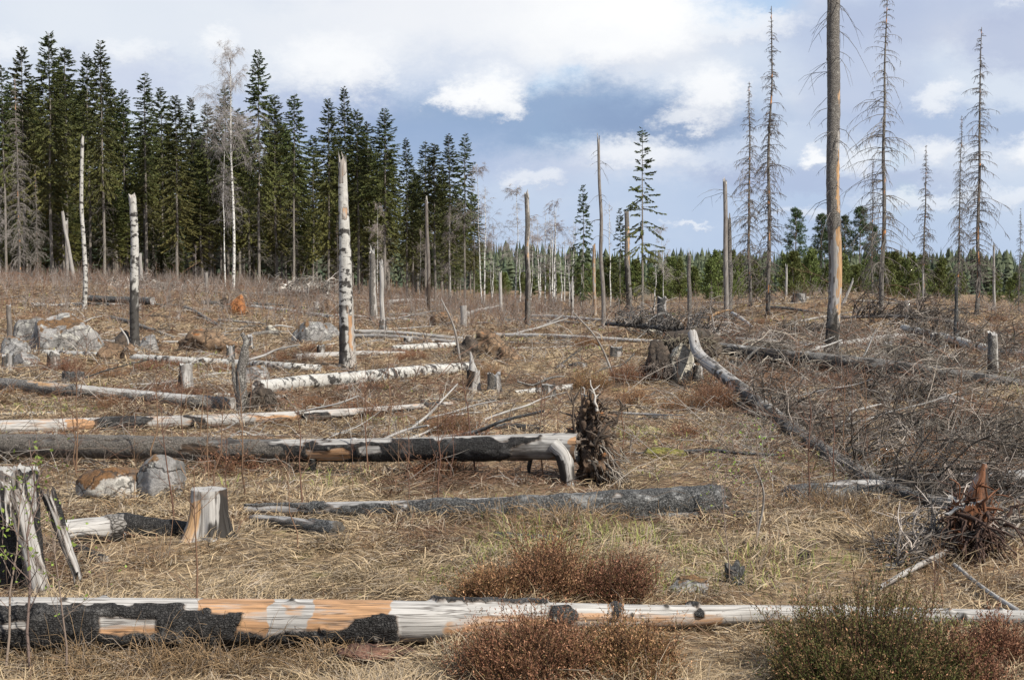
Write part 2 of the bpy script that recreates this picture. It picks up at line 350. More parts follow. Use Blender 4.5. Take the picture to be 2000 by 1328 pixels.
# ---------------------------------------------------------------- generators
UP = np.array([0, 0, 1.]); TOCAM = np.array([0, -1., 0])
def catmull(pts, n):
    p = np.asarray(pts, float); K = len(p)
    if K == 2: 
        t = np.linspace(0, 1, n)[:, None]; return p[0] * (1 - t) + p[1] * t
    q = np.vstack([2 * p[0] - p[1], p, 2 * p[-1] - p[-2]])
    d = np.concatenate([[0], np.cumsum(np.linalg.norm(np.diff(p[:, :3], axis=0), axis=1))]); 
    u = np.interp(np.linspace(0, d[-1], n), d, np.arange(K)); i = np.clip(u.astype(int), 0, K - 2); t = (u - i)[:, None]
    a, b, c, e = q[i], q[i + 1], q[i + 2], q[i + 3]
    return .5 * (2 * b + (c - a) * t + (2 * a - 5 * b + 4 * c - e) * t ** 2 + (3 * b - a - 3 * c + e) * t ** 3)
def boxmask(base, boxes, ss=20., st=14., amp=1.1, warp=2.6):
    def f(s, th, nz):
        ch = [np.full(s.shape, float(b)) for b in base]
        hi, l1, l2 = nz; s = s + l1 * ss * warp; th = th + l2 * st * warp
        for i, (c, s0, s1, t0, t1, v) in enumerate(boxes):
            m = np.minimum(np.minimum(s - s0, s1 - s) / ss, np.minimum(th - t0, t1 - th) / st) + hi * amp * 2.4 + .3
            wgt = np.clip(m, 0, 1); ch[c] = ch[c] * (1 - wgt) + v * wgt
        return ch
    return f
def flat(r, g=0, b=0): return boxmask((r, g, b), [])
def trunk(mb, pts, rads, nring, nseg, ref, mask=None, sp=None, jag0=0., jag1=0., rough=.05, thick=.008, seed=0, flare=0., lob=5, fh=.25, ribs=0., cap=(0, .25, .15), knots=0, nfreq=1.):
    data = np.column_stack([np.asarray(pts, float), np.asarray(rads, float), np.linspace(0, 1, len(pts)) if sp is None else sp])
    D = catmull(data, nring); p, r, s = D[:, :3], np.maximum(D[:, 3], .003), D[:, 4]
    a = np.concatenate([[0], np.cumsum(np.linalg.norm(np.diff(p, axis=0), axis=1))])
    tg = nrm(np.gradient(p, axis=0)); rf = np.broadcast_to(np.asarray(ref, float), p.shape)
    n1 = nrm(rf - (rf * tg).sum(1, keepdims=True) * tg); n2 = np.cross(tg, n1)
    th = np.linspace(-np.pi, np.pi, nseg, endpoint=False)
    A, TH = np.meshgrid(a, th, indexing='ij'); R = np.repeat(r[:, None], nseg, 1); S = np.repeat(s[:, None], nseg, 1)
    cx, cy = np.cos(TH), np.sin(TH)
    pn = np.stack([A / .16, cx * R / .09, cy * R / .09], -1) * nfreq
    nz = fbm(pn, 3, seed)
    pl = np.stack([A / .55, cx * R / .12, cy * R / .12], -1) * nfreq
    ch = (mask or flat(1))(S, np.degrees(TH), (nz, fbm(pl, 3, seed + 31), fbm(pl * 1.6, 3, seed + 37)))
    RR = R * (1 + rough * fbm(np.stack([A / .5, cx * 1.6, cy * 1.6], -1), 3, seed + 50)) + thick * (sstep(ch[0], .4, .6) * (1 + .9 * fbm(pn * 2.3, 2, seed + 9)))
    if flare:
        e = np.exp(-A / fh); lobes = .5 + .5 * np.cos(lob * TH + seed + 2 * fbm(np.stack([cx, cy, A * 0], -1), 2, seed + 3))
        RR = RR * (1 + flare * e * (.35 + .9 * lobes))
    if ribs: RR = RR * (1 + ribs * fbm(np.stack([cx * 5, cy * 5, A * 1.2], -1), 3, seed + 8) + ribs * .6 * fbm(np.stack([cx * 14, cy * 14, A * 3], -1), 2, seed + 18))
    rng = RNG(seed + 77)
    for _ in range(knots):
        ka, kt = rng.uniform(a[0], a[-1]), rng.uniform(-np.pi, np.pi); sz = rng.uniform(.015, .03)
        dd = ((A - ka) / sz) ** 2 + (np.arctan2(np.sin(TH - kt), np.cos(TH - kt)) * R / sz) ** 2
        RR = RR + .02 * np.exp(-dd); ch[2] = np.maximum(ch[2], np.exp(-dd * 1.5))
    V = p[:, None] + RR[..., None] * (cx[..., None] * n1[:, None] + cy[..., None] * n2[:, None])
    jn = fbm(np.stack([cx[0] * 2.2, cy[0] * 2.2, cx[0] * 0 + seed], -1), 3, seed + 5); jn = np.clip(jn + .25, 0, 1.2) + .45 * RNG(seed + 4).rand(nseg) ** 2
    if jag0: 
        for i, k in ((0, 1.), (1, .5)): V[i] -= tg[i] * (jag0 * jn * k)[:, None]
    if jag1:
        for i, k in ((-1, 1.), (-2, .6), (-3, .3)): V[i] += tg[i] * (jag1 * jn * k)[:, None]
    idx = np.arange(nring * nseg).reshape(nring, nseg); nx = np.roll(idx, -1, 1)
    q = np.stack([idx[:-1], nx[:-1], nx[1:], idx[1:]], -1).reshape(-1, 4)
    col = np.stack(ch, -1).reshape(-1, 3); gv = np.stack([A, cx * R, cy * R], -1).reshape(-1, 3)
    mb.add(V.reshape(-1, 3), q, c=col, g=gv)
    for i, sg, jg in ((0, -1, jag0), (nring - 1, 1, jag1)):
        ring = V[i]; cen = ring.mean(0) - tg[i] * sg * (jg * .5); mid = cen + (ring - cen) * .5
        if jg: mid = mid + tg[i] * sg * (rng.rand(nseg) * jg * .4)[:, None]
        vv = np.vstack([ring, mid, cen[None]]); k = np.arange(nseg); k2 = np.roll(k, -1)
        qq = np.stack([k, k2, k2 + nseg, k + nseg], -1); tt = np.stack([k + nseg, k2 + nseg, np.full(nseg, 2 * nseg)], -1)
        rr = np.linalg.norm(vv - cen, axis=1)
        gg = np.column_stack([rr * 6, np.tile(cx[0], 3)[:len(vv)] * .02 if False else rr, rr * 0])
        mb.add(vv, qq if sg > 0 else qq[:, ::-1], tt if sg > 0 else tt[:, ::-1], c=cap, g=gg)
    return p, r, tg
def rough_dirs(rng, n, z0=-1, z1=1):
    z = rng.uniform(z0, z1, n); a = rng.uniform(0, 2 * np.pi, n); h = np.sqrt(1 - z * z)
    return np.column_stack([h * np.cos(a), h * np.sin(a), z])
def branches(mb, base, d, L, r, rng, droop=.4, K=5, sub=6, subL=.35, hang=.5, wob=.06, c=(.14, .125, .11), k=3, floor=None, tipup=0.):
    n = len(base)
    if n == 0: return
    L = np.broadcast_to(np.asarray(L, float), (n,)); r = np.broadcast_to(np.asarray(r, float), (n,))
    s = np.linspace(0, 1, K); dr = droop * rng.uniform(.5, 1.4, n)
    p = base[:, None] + L[:, None, None] * (s[None, :, None] * d[:, None] - UP * (dr[:, None] * s ** 2 - tipup * s ** 4)[..., None])
    p = p + np.cumsum(rng.normal(0, wob / K, (n, K, 3)), 1) * L[:, None, None] * (s > 0)[None, :, None]
    if floor is not None:
        p[..., 2] = np.maximum(p[..., 2], floor(p[..., 0], p[..., 1]) + .01)
    cc = np.asarray(c, float) * (1 + rng.uniform(-.3, .3, (n, 1)))
    mb.tubes(p, r[:, None] * (1 - .78 * s), k, cc)
    if sub:
        sp = rng.uniform(.12, .98, (n, sub)) * (K - 1); i = np.minimum(sp.astype(int), K - 2); f = (sp - i)[..., None]
        ar = np.arange(n)[:, None]; b0 = p[ar, i] * (1 - f) + p[ar, i + 1] * f; tdir = nrm(p[ar, i + 1] - p[ar, i])
        lat = nrm(rng.normal(0, 1, (n, sub, 3)) * np.array([1, 1, .5]))
        dd = nrm(tdir * .7 + lat * .75 - UP * hang * .7); l2 = (L[:, None] * subL * rng.uniform(.35, 1.1, (n, sub)))[..., None]
        q = np.stack([b0, b0 + dd * l2 * .55 + rng.normal(0, .03, b0.shape) * l2, b0 + dd * l2 - UP * hang * .3 * l2], 2).reshape(-1, 3, 3)
        if floor is not None: q[..., 2] = np.maximum(q[..., 2], floor(q[..., 0], q[..., 1]) + .01)
        mb.tubes(q, np.repeat(r * .5, sub)[:, None] * np.array([1, .8, .35]), 3, np.repeat(cc, sub, 0))
    return p
def wob_path(rng, H, n, amp):
    z = np.linspace(0, H, n); o = np.cumsum(rng.normal(0, amp, (n, 2)), 0); o -= o[0]
    return np.column_stack([o, z])
def at_z(path, z):
    return np.column_stack([np.interp(z, path[:, 2], path[:, 0]), np.interp(z, path[:, 2], path[:, 1]), z])
def live_spruce(seed, H, cb, Wd, gap=.12, olive=.6, dead=60):
    rng = RNG(seed); tp = wob_path(rng, H, 7, .04); r0 = H * .0062 + .02
    tm = MB(); trunk(tm, tp, np.linspace(1, .08, 7) * r0, 26, 8, TOCAM, flat(1), seed=seed, thick=.004, flare=.3)
    zs = []; z = H * .985
    while z > cb * H: zs.append(z); z -= rng.uniform(.09, .2) * (.65 + .75 * (H - z) / H)
    B = []
    for z in zs:
        t = (H - z) / (H * (1 - cb)); n = rng.randint(3, 6); a0 = rng.rand() * 6.3
        for j in range(n):
            if rng.rand() < gap * .6 + .12 * t + .8 * max(0, vn(np.array([a0 * 0 + np.floor(((a0 + j * 2 * np.pi / n) % 6.283) * 1.1), z * .55, seed * 1.3]), seed)): continue
            a = a0 + j * 2 * np.pi / n + rng.normal(0, .3)
            L = 1.15 * Wd * min(1., .10 + 1.25 * t ** .7) * rng.uniform(.6, 1.15) * (1 - .35 * max(0, t - .75) / .25)
            B.append((z + rng.normal(0, .12), a, L * (.8 + .5 * abs(vn(np.array([z * .8, a, 1.]), seed))), t))
    B = np.array(B); z, a, L, t = B.T; n = len(B)
    el = np.radians(40 - 52 * t ** .5 + rng.normal(0, 13, n))
    d = np.column_stack([np.cos(a) * np.cos(el), np.sin(a) * np.cos(el), np.sin(el)])
    base = at_z(tp, z); cm = MB()
    # woody branch
    K = 5; s = np.linspace(0, 1, K); drp = .30 + .22 * t
    p = base[:, None] + L[:, None, None] * (s[None, :, None] * d[:, None] - UP * (drp[:, None] * s ** 2 - .22 * s ** 3.5)[..., None])
    cm.tubes(p, (.010 + .010 * t)[:, None] * (1.1 - s), 3, (.07, .06, .045))
    # needle sprays hanging off it
    ns = (10 + L * 42 * (1 - .2 * t)).astype(int); br = np.repeat(np.arange(n), ns); N = len(br)
    sp = rng.uniform(.16, 1, N) ** .75 * (K - 1); i = np.minimum(sp.astype(int), K - 2); f = (sp - i)[:, None]
    b0 = p[br, i] * (1 - f) + p[br, i + 1] * f; td = nrm(p[br, i + 1] - p[br, i])
    side = np.column_stack([-td[:, 1], td[:, 0], td[:, 2] * 0]); side = nrm(side) * rng.choice([-1, 1], (N, 1))
    tt = t[br]
    dd = nrm(td * rng.uniform(.3, 1.1, (N, 1)) + side * rng.uniform(.2, .9, (N, 1)) - UP * (rng.uniform(-.15, 1.2, N) * (.35 + .9 * tt))[:, None])
    ln = rng.uniform(.12, .30, N) * (.55 + .45 * np.minimum(1, L[br])); sv = nrm(np.cross(dd, rough_dirs(rng, N)))
    g1, g2 = np.array([.036, .053, .017]), np.array([.100, .094, .025])
    mixv = np.clip(olive * (tt * 1.25 + .0) + rng.normal(0, .14, N), 0, 1)[:, None]
    c = (g1 * (1 - mixv) + g2 * mixv) * rng.uniform(.65, 1.4, (N, 1))
    cm.kites(b0, dd, sv, ln, ln * rng.uniform(.24, .42, N), c)
    dm = MB(); nd = dead
    zz = rng.uniform(.12 * H, cb * H * 1.15, nd); aa = rng.rand(nd) * 6.3; e2 = rng.normal(-.1, .2, nd)
    branches(dm, at_z(tp, zz), np.column_stack([np.cos(aa) * np.cos(e2), np.sin(aa) * np.cos(e2), np.sin(e2)]), rng.uniform(.4, 1.7, nd), .013, rng, .35, 4, 4, .35, .4, c=(.16, .145, .125))
    return [('trunk', tm.mesh('spruce_trunk', M_LIVEBARK)), ('crown', cm.mesh('spruce_crown', M_NEEDLE, False)), ('dead_branch_skirt', dm.mesh('spruce_dead_branches', M_TWIG), 'trunk')]
def dead_spruce(seed, H, Wd, top=.0, low=.06, dens=1., charred=True, col=(.115, .10, .088), sub=9, topgap=0.):
    rng = RNG(seed); tp = wob_path(rng, H, 9, .035); r0 = .0062 * H + .018
    tm = MB()
    def mk(s, th, nz):
        nz = nz[0]; R = np.where(nz > -.28, 1., 0.) ; Gc = np.where((nz < -.28), .8, .0)
        return [R, Gc, np.clip(.9 - s * 14, 0, 1) if charred else 0 * s]
    trunk(tm, tp, np.linspace(1, .1, 9) * r0, 60, 9, TOCAM, mk, seed=seed, thick=.006, flare=.35, rough=.08)
    z = []; q = H * .99
    while q > low * H:
        m = rng.randint(4, 8); z += list(q + rng.normal(0, .04, m)); q -= rng.uniform(.11, .26) / dens
    z = np.array(z); n = len(z); t = (H - z) / H; a = rng.rand(n) * 6.283
    keep = rng.rand(n) > .12 + .15 * t; z, t, a = z[keep], t[keep], a[keep]; n = len(z)
    L = Wd * np.minimum(1, .10 + 1.5 * t ** .85) * rng.uniform(.3, 1.2, n) * np.clip(1 + 1.1 * vn(np.column_stack([z * 1.3, np.floor(a * .8), np.full(n, seed * .3)]), seed), .35, 1.4) * (1 - .5 * sstep(t, .75, 1))
    el = np.radians(38 - 40 * t ** .5 + rng.normal(0, 10, n))
    bm = MB()
    branches(bm, at_z(tp, z), np.column_stack([np.cos(a) * np.cos(el), np.sin(a) * np.cos(el), np.sin(el)]), L * 1.12, .013 + .009 * t, rng, .62, 6, sub, .30, .85, .07, col)
    return [('trunk', tm.mesh('dead_trunk', M_DEADBARK)), ('bare_branch_whorls', bm.mesh('dead_branches', M_TWIG))]
def bare_birch(seed, H, r0, spread, nb=26, cb=.4, fine=14, col=(.30, .275, .265), up=50):
    rng = RNG(seed); tp = wob_path(rng, H, 8, H * .006)
    tm = MB(); trunk(tm, tp, np.linspace(1, .12, 8) ** .9 * r0, 40, 8, TOCAM, flat(1), seed=seed, thick=.003, rough=.08)
    z = rng.uniform(cb, .98, nb) * H; t = (H - z) / (H * (1 - cb)); a = rng.rand(nb) * 6.283; el = np.radians(up + rng.normal(0, 10, nb))
    L = spread * (.35 + .75 * t) * rng.uniform(.6, 1.2, nb)
    d = np.column_stack([np.cos(a) * np.cos(el), np.sin(a) * np.cos(el), np.sin(el)]); bm = MB()
    p = branches(bm, at_z(tp, z), d, L, r0 * .14, rng, .1, 6, 0, c=col, wob=.12)
    b2 = p[:, 2:].reshape(-1, 3); dd = nrm(np.repeat(d, 4, 0) * .8 + rng.normal(0, .6, (len(b2), 3)))
    b2 = np.repeat(b2, 3, 0); dd = nrm(np.repeat(dd, 3, 0) + rng.normal(0, .35, (len(b2), 3)))
    branches(bm, b2, dd, np.repeat(L, 12) * rng.uniform(.25, .6, len(b2)), .0085, rng, .5, 4, fine, .5, .6, .12, col)
    return [('trunk', tm.mesh('birch_trunk', M_BIRCHLIVE)), ('bare_twig_crown', bm.mesh('birch_twigs', M_TWIG))]
def tall_pine(seed, H, cb, Wd):
    rng = RNG(seed); tp = wob_path(rng, H, 8, .06); tm = MB()
    trunk(tm, tp, np.linspace(1, .15, 8) * H * .011, 24, 8, TOCAM, boxmask((1, 0, 0), [(0, .45, 2, -200, 200, 0), (1, .45, 2, -200, 200, 1)], .15, 40), seed=seed)
    nb = 95; z = np.sort(rng.uniform(cb, .99, nb)) * H; t = (H - z) / (H * (1 - cb)); a = rng.rand(nb) * 6.283; el = np.radians(35 - 30 * t + rng.normal(0, 9, nb))
    L = Wd * np.minimum(1, .22 + 1.2 * t ** .7) * rng.uniform(.6, 1.15, nb)
    d = np.column_stack([np.cos(a) * np.cos(el), np.sin(a) * np.cos(el), np.sin(el)]); cm = MB()
    p = branches(cm, at_z(tp, z), d, L, .03, rng, .0, 5, 0, c=(.16, .09, .05))
    nc = 9; sel = rng.randint(2, 5, (nb, nc)); cen = (p[np.arange(nb)[:, None], sel] + rng.normal(0, .22, (nb, nc, 3))).reshape(-1, 3)
    m = 18; b0 = np.repeat(cen, m, 0); N = len(b0); dd = rough_dirs(rng, N, -.3, 1); b0 = b0 + rng.normal(0, .12, (N, 3)); sv = nrm(np.cross(dd, rough_dirs(rng, N)))
    c = np.array([.045, .072, .030]) * rng.uniform(.6, 1.4, (N, 1)); cm.kites(b0, dd, sv, rng.uniform(.16, .3, N), rng.uniform(.07, .13, N), c)
    return [('trunk', tm.mesh('pine_trunk', M_LOGBARK)), ('crown', cm.mesh('pine_crown', M_NEEDLE, False))]
def young_pine(seed, H, Wd):
    rng = RNG(seed); tp = wob_path(rng, H, 5, .03); tm = MB()
    trunk(tm, tp, np.linspace(1, .15, 5) * H * .012, 10, 6, TOCAM, flat(1), seed=seed)
    nb = 90; z = rng.uniform(.06, .99, nb) * H; t = (H - z) / H; a = rng.rand(nb) * 6.283; el = np.radians(50 - 30 * t + rng.normal(0, 10, nb))
    L = Wd * np.minimum(1, .2 + 1.1 * t ** .8) * rng.uniform(.6, 1.2, nb)
    d = np.column_stack([np.cos(a) * np.cos(el), np.sin(a) * np.cos(el), np.sin(el)]); cm = MB()
    p = branches(cm, at_z(tp, z), d, L, .012, rng, .0, 4, 0, c=(.12, .08, .05))
    m = 44; br = np.repeat(np.arange(nb), m); N = len(br); sp = rng.uniform(.3, 1, N) ** .7 * 3; i = np.minimum(sp.astype(int), 2); f = (sp - i)[:, None]
    b0 = p[br, i] * (1 - f) + p[br, i + 1] * f + rng.normal(0, .07, (N, 3)); dd = nrm(nrm(p[br, i + 1] - p[br, i]) * .6 + rng.normal(0, .6, (N, 3)) + UP * .35); sv = nrm(np.cross(dd, rough_dirs(rng, N)))
    c = np.array([.105, .125, .038]) * rng.uniform(.6, 1.4, (N, 1)); cm.kites(b0, dd, sv, rng.uniform(.14, .3, N), rng.uniform(.06, .12, N), c)
    return [('trunk', tm.mesh('young_pine_trunk', M_LOGBARK)), ('crown', cm.mesh('young_pine_crown', M_NEEDLE, False))]
def place(proto, name, label, cat, group, loc, rz=0., scale=1.):
    o = thing(name, label, cat, loc, group, rz, scale)
    byn = {}
    for q in proto: byn[q[0]] = part(byn[q[2]] if len(q) > 2 else o, q[0], q[1])
    return o
import bmesh
def ico(sub):
    bm = bmesh.new(); bmesh.ops.create_icosphere(bm, subdivisions=sub, radius=1)
    v = np.array([q.co[:] for q in bm.verts]); f = np.array([[q.index for q in p.verts] for p in bm.faces]); bm.free(); return v, f
ICO4, ICO5 = ico(4), ico(5)
def rock_mesh(name, seed, size, mat, cuts=14, rough=.10, sub=5, cutlo=.62):
    v, f = ICO5 if sub == 5 else ICO4; v = v.copy(); rng = RNG(seed)
    for n in rough_dirs(rng, cuts, -.3, 1):
        dcut = rng.uniform(cutlo, .92); e = v @ n - dcut; v = v - np.maximum(e, 0)[:, None] * n * .93
    v = v * (1 + rough * fbm(v * 2.1, 4, seed))[:, None] + .02 * np.stack([fbm(v * 7, 3, seed + k) for k in (1, 2, 3)], -1)
    v = v * np.asarray(size); mb = MB(); mb.add(v, t=f); return mb.mesh(name, mat)
def roots(mb, c, dirs, L, r, rng, droop=.2, c_=(.10, .08, .065), sub=4, k=5):
    n = len(dirs); branches(mb, np.broadcast_to(c, (n, 3)) + dirs * .03, dirs, L, r, rng, droop, 6, sub, .4, .3, .30, c_, k)
def heather(seed, R, H, n, green=.2, tall=0):
    rng = RNG(seed); a = rng.rand(n) * 6.283; rr = np.sqrt(rng.rand(n)) * R * np.where(rng.rand(n) < .14, rng.uniform(1., 1.45, n), .95); base = np.column_stack([np.cos(a) * rr * .75, np.sin(a) * rr * .75, np.full(n, -.02)])
    out = np.column_stack([np.cos(a), np.sin(a), np.zeros(n)]) * (rr / R)[:, None]
    d = nrm(out * .55 + UP + rng.normal(0, .16, (n, 3))); L = H * np.clip(1.1 - .72 * (rr / R) ** 2, .28, 2) * rng.uniform(.55, 1.0, n) ** .8 * np.where(rng.rand(n) < .06, 1.3, 1) * np.clip(.95 + 1.3 * fbm(np.column_stack([base[:, :2] / (.28 * R + .08), np.full(n, seed * .7)]), 2, seed), .35, 1.5)
    K = 4; s = np.linspace(0, 1, K); p = base[:, None] + L[:, None, None] * s[None, :, None] * d[:, None] + np.cumsum(rng.normal(0, .02, (n, K, 3)), 1)
    sm = MB(); sm.tubes(p, (.004 * (1 - .7 * s))[None].repeat(n, 0), 3, (.10, .055, .035))
    S = 9; si = rng.uniform(.25, 1, (n, S)) * (K - 1); i = np.minimum(si.astype(int), K - 2); f = (si - i)[..., None]; ar = np.arange(n)[:, None]
    b0 = (p[ar, i] * (1 - f) + p[ar, i + 1] * f).reshape(-1, 3); dd = nrm(np.repeat(d, S, 0) + rng.normal(0, .38, (n * S, 3))); l = rng.uniform(.05, .15, n * S)
    hfrac = (si / (K - 1)).reshape(-1)
    T = 11; q = np.linspace(.05, 1, T); lb = (b0[:, None] + dd[:, None] * (l[:, None] * q)[..., None]).reshape(-1, 3); N = len(lb)
    ld = nrm(np.repeat(dd, T, 0) + rng.normal(0, .45, (N, 3))); sv = nrm(np.cross(ld, rough_dirs(rng, N)))
    red, gr, pale = np.array([.160, .075, .042]), np.array([.048, .060, .013]), np.array([.36, .20, .115])
    gm = np.clip(green * 1.75 * (1.05 - np.repeat(hfrac, T) * .68) + rng.normal(0, .25, N) * (green > .05), 0, 1)[:, None]
    c = red * (1 - gm) + gr * gm; pm = ((rng.rand(N) < .09 * (1 - .6 * green)) & (np.repeat(hfrac, T) > .55))[:, None]; c = np.where(pm, pale, c) * rng.uniform(.6, 1.45, (N, 1))
    fm = MB(); fm.kites(lb, ld, sv, rng.uniform(.010, .021, N), rng.uniform(.0035, .007, N), c)
    return [('stem_tuft', sm.mesh('heather_stems', M_TWIG)), ('leafy_spray', fm.mesh('heather_leaves', M_HEATHER, False), 'stem_tuft')]
def sapling(seed, H, leafy=0, ntw=10, col=(.13, .075, .05), lean=.05):
    rng = RNG(seed); tp = wob_path(rng, H, 6, H * .018); tp[:, 0] += lean * tp[:, 2]; tm = MB(); tm.tubes(tp[None], (np.linspace(1, .25, 6) * (.0045 + .0035 * H))[None], 5, col)
    z = rng.uniform(.25, .97, ntw) * H; a = rng.rand(ntw) * 6.283; el = np.radians(48 + rng.normal(0, 12, ntw)); bm = MB()
    d = np.column_stack([np.cos(a) * np.cos(el), np.sin(a) * np.cos(el), np.sin(el)]); L = (H - z) * .45 + rng.uniform(.05, .18, ntw) * H
    p = branches(bm, at_z(tp, z), d, L, .0032, rng, .0, 4, 3, .4, -.2, .12, col)
    pr = [('stem', tm.mesh('sapling_stem', M_TWIG)), ('twig_fan', bm.mesh('sapling_twigs', M_TWIG), 'stem')]
    if leafy:
        N = leafy; k = rng.randint(0, ntw, N); j = rng.randint(1, 4, N); lb = p[k, j] + rng.normal(0, .03, (N, 3)); ld = rough_dirs(rng, N, -.2, 1); sv = nrm(np.cross(ld, rough_dirs(rng, N)))
        lm = MB(); lm.kites(lb, ld, sv, rng.uniform(.018, .035, N), rng.uniform(.010, .02, N), np.array([.17, .24, .045]) * rng.uniform(.7, 1.3, (N, 1)))
        pr.append(('foliage', lm.mesh('sapling_leaves', M_LEAF, False), 'stem'))
    return pr
# ---------------------------------------------------------------- ground sheet
def build_ground():
    r = np.concatenate([[.6], np.geomspace(1.2, 150, 215), np.geomspace(160, 5000, 34)])
    th = np.concatenate([np.linspace(-180, -32, 40, endpoint=False), np.linspace(-32, 32, 300, endpoint=False), np.linspace(32, 180, 40, endpoint=False)])
    A = np.radians(th); X = r[:, None] * np.sin(A); Y = r[:, None] * np.cos(A); Z = zg(X, Y); nr, na = X.shape
    idx = np.arange(nr * na).reshape(nr, na); nx = np.roll(idx, -1, 1)
    q = np.stack([idx[:-1], idx[1:], nx[1:], nx[:-1]], -1).reshape(-1, 4)
    v = np.stack([X, Y, Z], -1).reshape(-1, 3); v = np.vstack([v, [[0, 0, float(zg(0, 0))]]]); c = len(v) - 1
    t = np.stack([idx[0], nx[0], np.full(na, c)], -1)[:, [0, 1, 2]]
    mb = MB(); mb.add(v, q[:, ::-1], t[:, ::-1]); o = single('ground', mb.mesh('ground', M_GROUND), 'dry grassy heath floor of the burnt clearing', None, kind='structure'); return o
build_ground()
# ---------------------------------------------------------------- live forest on the left
SPR = [live_spruce(100 + i, 20, cb, wd, gp, ol, dd) for i, (cb, wd, gp, ol, dd) in enumerate([(.42, 2.0, .10, .7, 70), (.30, 2.2, .12, .8, 50), (.48, 1.8, .18, .5, 80), (.22, 2.1, .08, .9, 40), (.36, 1.9, .22, .6, 80), (.25, 1.7, .10, .5, 40), (.40, 1.6, .28, .4, 50)])]
ORD = ['first', 'second', 'third', 'fourth', 'fifth', 'sixth', 'seventh', 'eighth', 'ninth', 'tenth', 'eleventh', 'twelfth', 'thirteenth', 'fourteenth', 'fifteenth', 'sixteenth', 'seventeenth', 'eighteenth', 'nineteenth', 'twentieth', 'twenty-first', 'twenty-second', 'twenty-third', 'twenty-fourth', 'twenty-fifth', 'twenty-sixth', 'twenty-seventh', 'twenty-eighth', 'twenty-ninth', 'thirtieth', 'thirty-first']
FOREST = [(14, 125, 98, 2), (50, 88, 104, 0), (103, 62, 100, 1), (136, 88, 112, 2), (178, 105, 106, 1), (205, 77, 96, 4), (248, 172, 110, 3), (288, 137, 102, 6), (320, 168, 112, 0), (347, 184, 98, 3), (380, 187, 116, 5), (410, 203, 104, 1), (446, 165, 112, 3), (507, 96, 101, 4), (541, 183, 106, 3), (574, 180, 97, 2), (643, 190, 100, 3), (675, 168, 106, 5), (700, 213, 100, 1), (722, 235, 112, 2), (752, 210, 98, 4), (795, 268, 100, 5), (832, 272, 104, 6), (851, 276, 100, 2), (878, 260, 98, 5), (908, 256, 94, 6), (612, 262, 112, 3)]
FOREST.sort()
rngF = RNG(5)
for i, (px, ty, D, k) in enumerate(FOREST):
    b = on(px, D); H = P(px, ty, D)[2] - b[2]; s = H / 20
    if px < 60: lb = 'tall green spruce at the far left end of the forest, ' + ('outermost' if i == 0 else 'next to the tallest one')
    elif px == 103: lb = 'tallest green spruce of the forest, broad dark crown, left of picture'
    elif px == 507: lb = 'tall pointed green spruce just right of the big white birch'
    elif px == 908: lb = 'rightmost green spruce of the forest edge, thin see-through crown'
    else: lb = ORD[i] + ' live spruce from the left along the green forest edge'
    wx = s * rngF.uniform(.9, 1.15) * (1.0 if H > 15 else 1.1)
    place(SPR[k], 'spruce_tree', lb, 'tree', 'live spruces of the forest edge', b - [0, 0, .1], rngF.rand() * 6.28, (wx, wx, s))
INN = {}
for i in range(92):
    px = rngF.uniform(-160, 930); D = rngF.uniform(110, 160); cap = np.interp(px, [-160, 0, 100, 205, 250, 350, 420, 505, 580, 610, 680, 760, 830, 930], [130, 150, 110, 120, 200, 215, 220, 190, 240, 300, 230, 270, 310, 330])
    b = on(px, D); H = max(9, P(px, cap + rngF.uniform(10, 70), D)[2] - b[2]); s = H / 20; wx = s * rngF.uniform(1.0, 1.35)
    j = int(np.argmin([abs(px - q[0]) for q in FOREST])); INN[j] = INN.get(j, 0) + 1
    place(SPR[[0, 1, 3, 3, 5, 1][i % 6]], 'spruce_tree', f'dark inner spruce behind the {ORD[j]} edge spruce from the left' + ['', ', second one there', ', third one there'][min(2, INN[j] - 1)], 'tree', 'spruces inside the forest', b - [0, 0, .1], rngF.rand() * 6.28, (wx, wx, s))
for i in range(46):       # low young spruces at the wood's edge
    px = rngF.uniform(0, 930); D = rngF.uniform(101, 118); b = on(px, D); s = rngF.uniform(3, 8.5) / 20
    place(SPR[[3, 5][i % 2]], 'spruce_tree', f'low young spruce under the {ORD[int(np.argmin([abs(px - q[0]) for q in FOREST]))]} edge spruce from the left', 'tree', 'understorey spruces', b - [0, 0, .1], rngF.rand() * 6.28, (s * 1.9, s * 1.9, s))
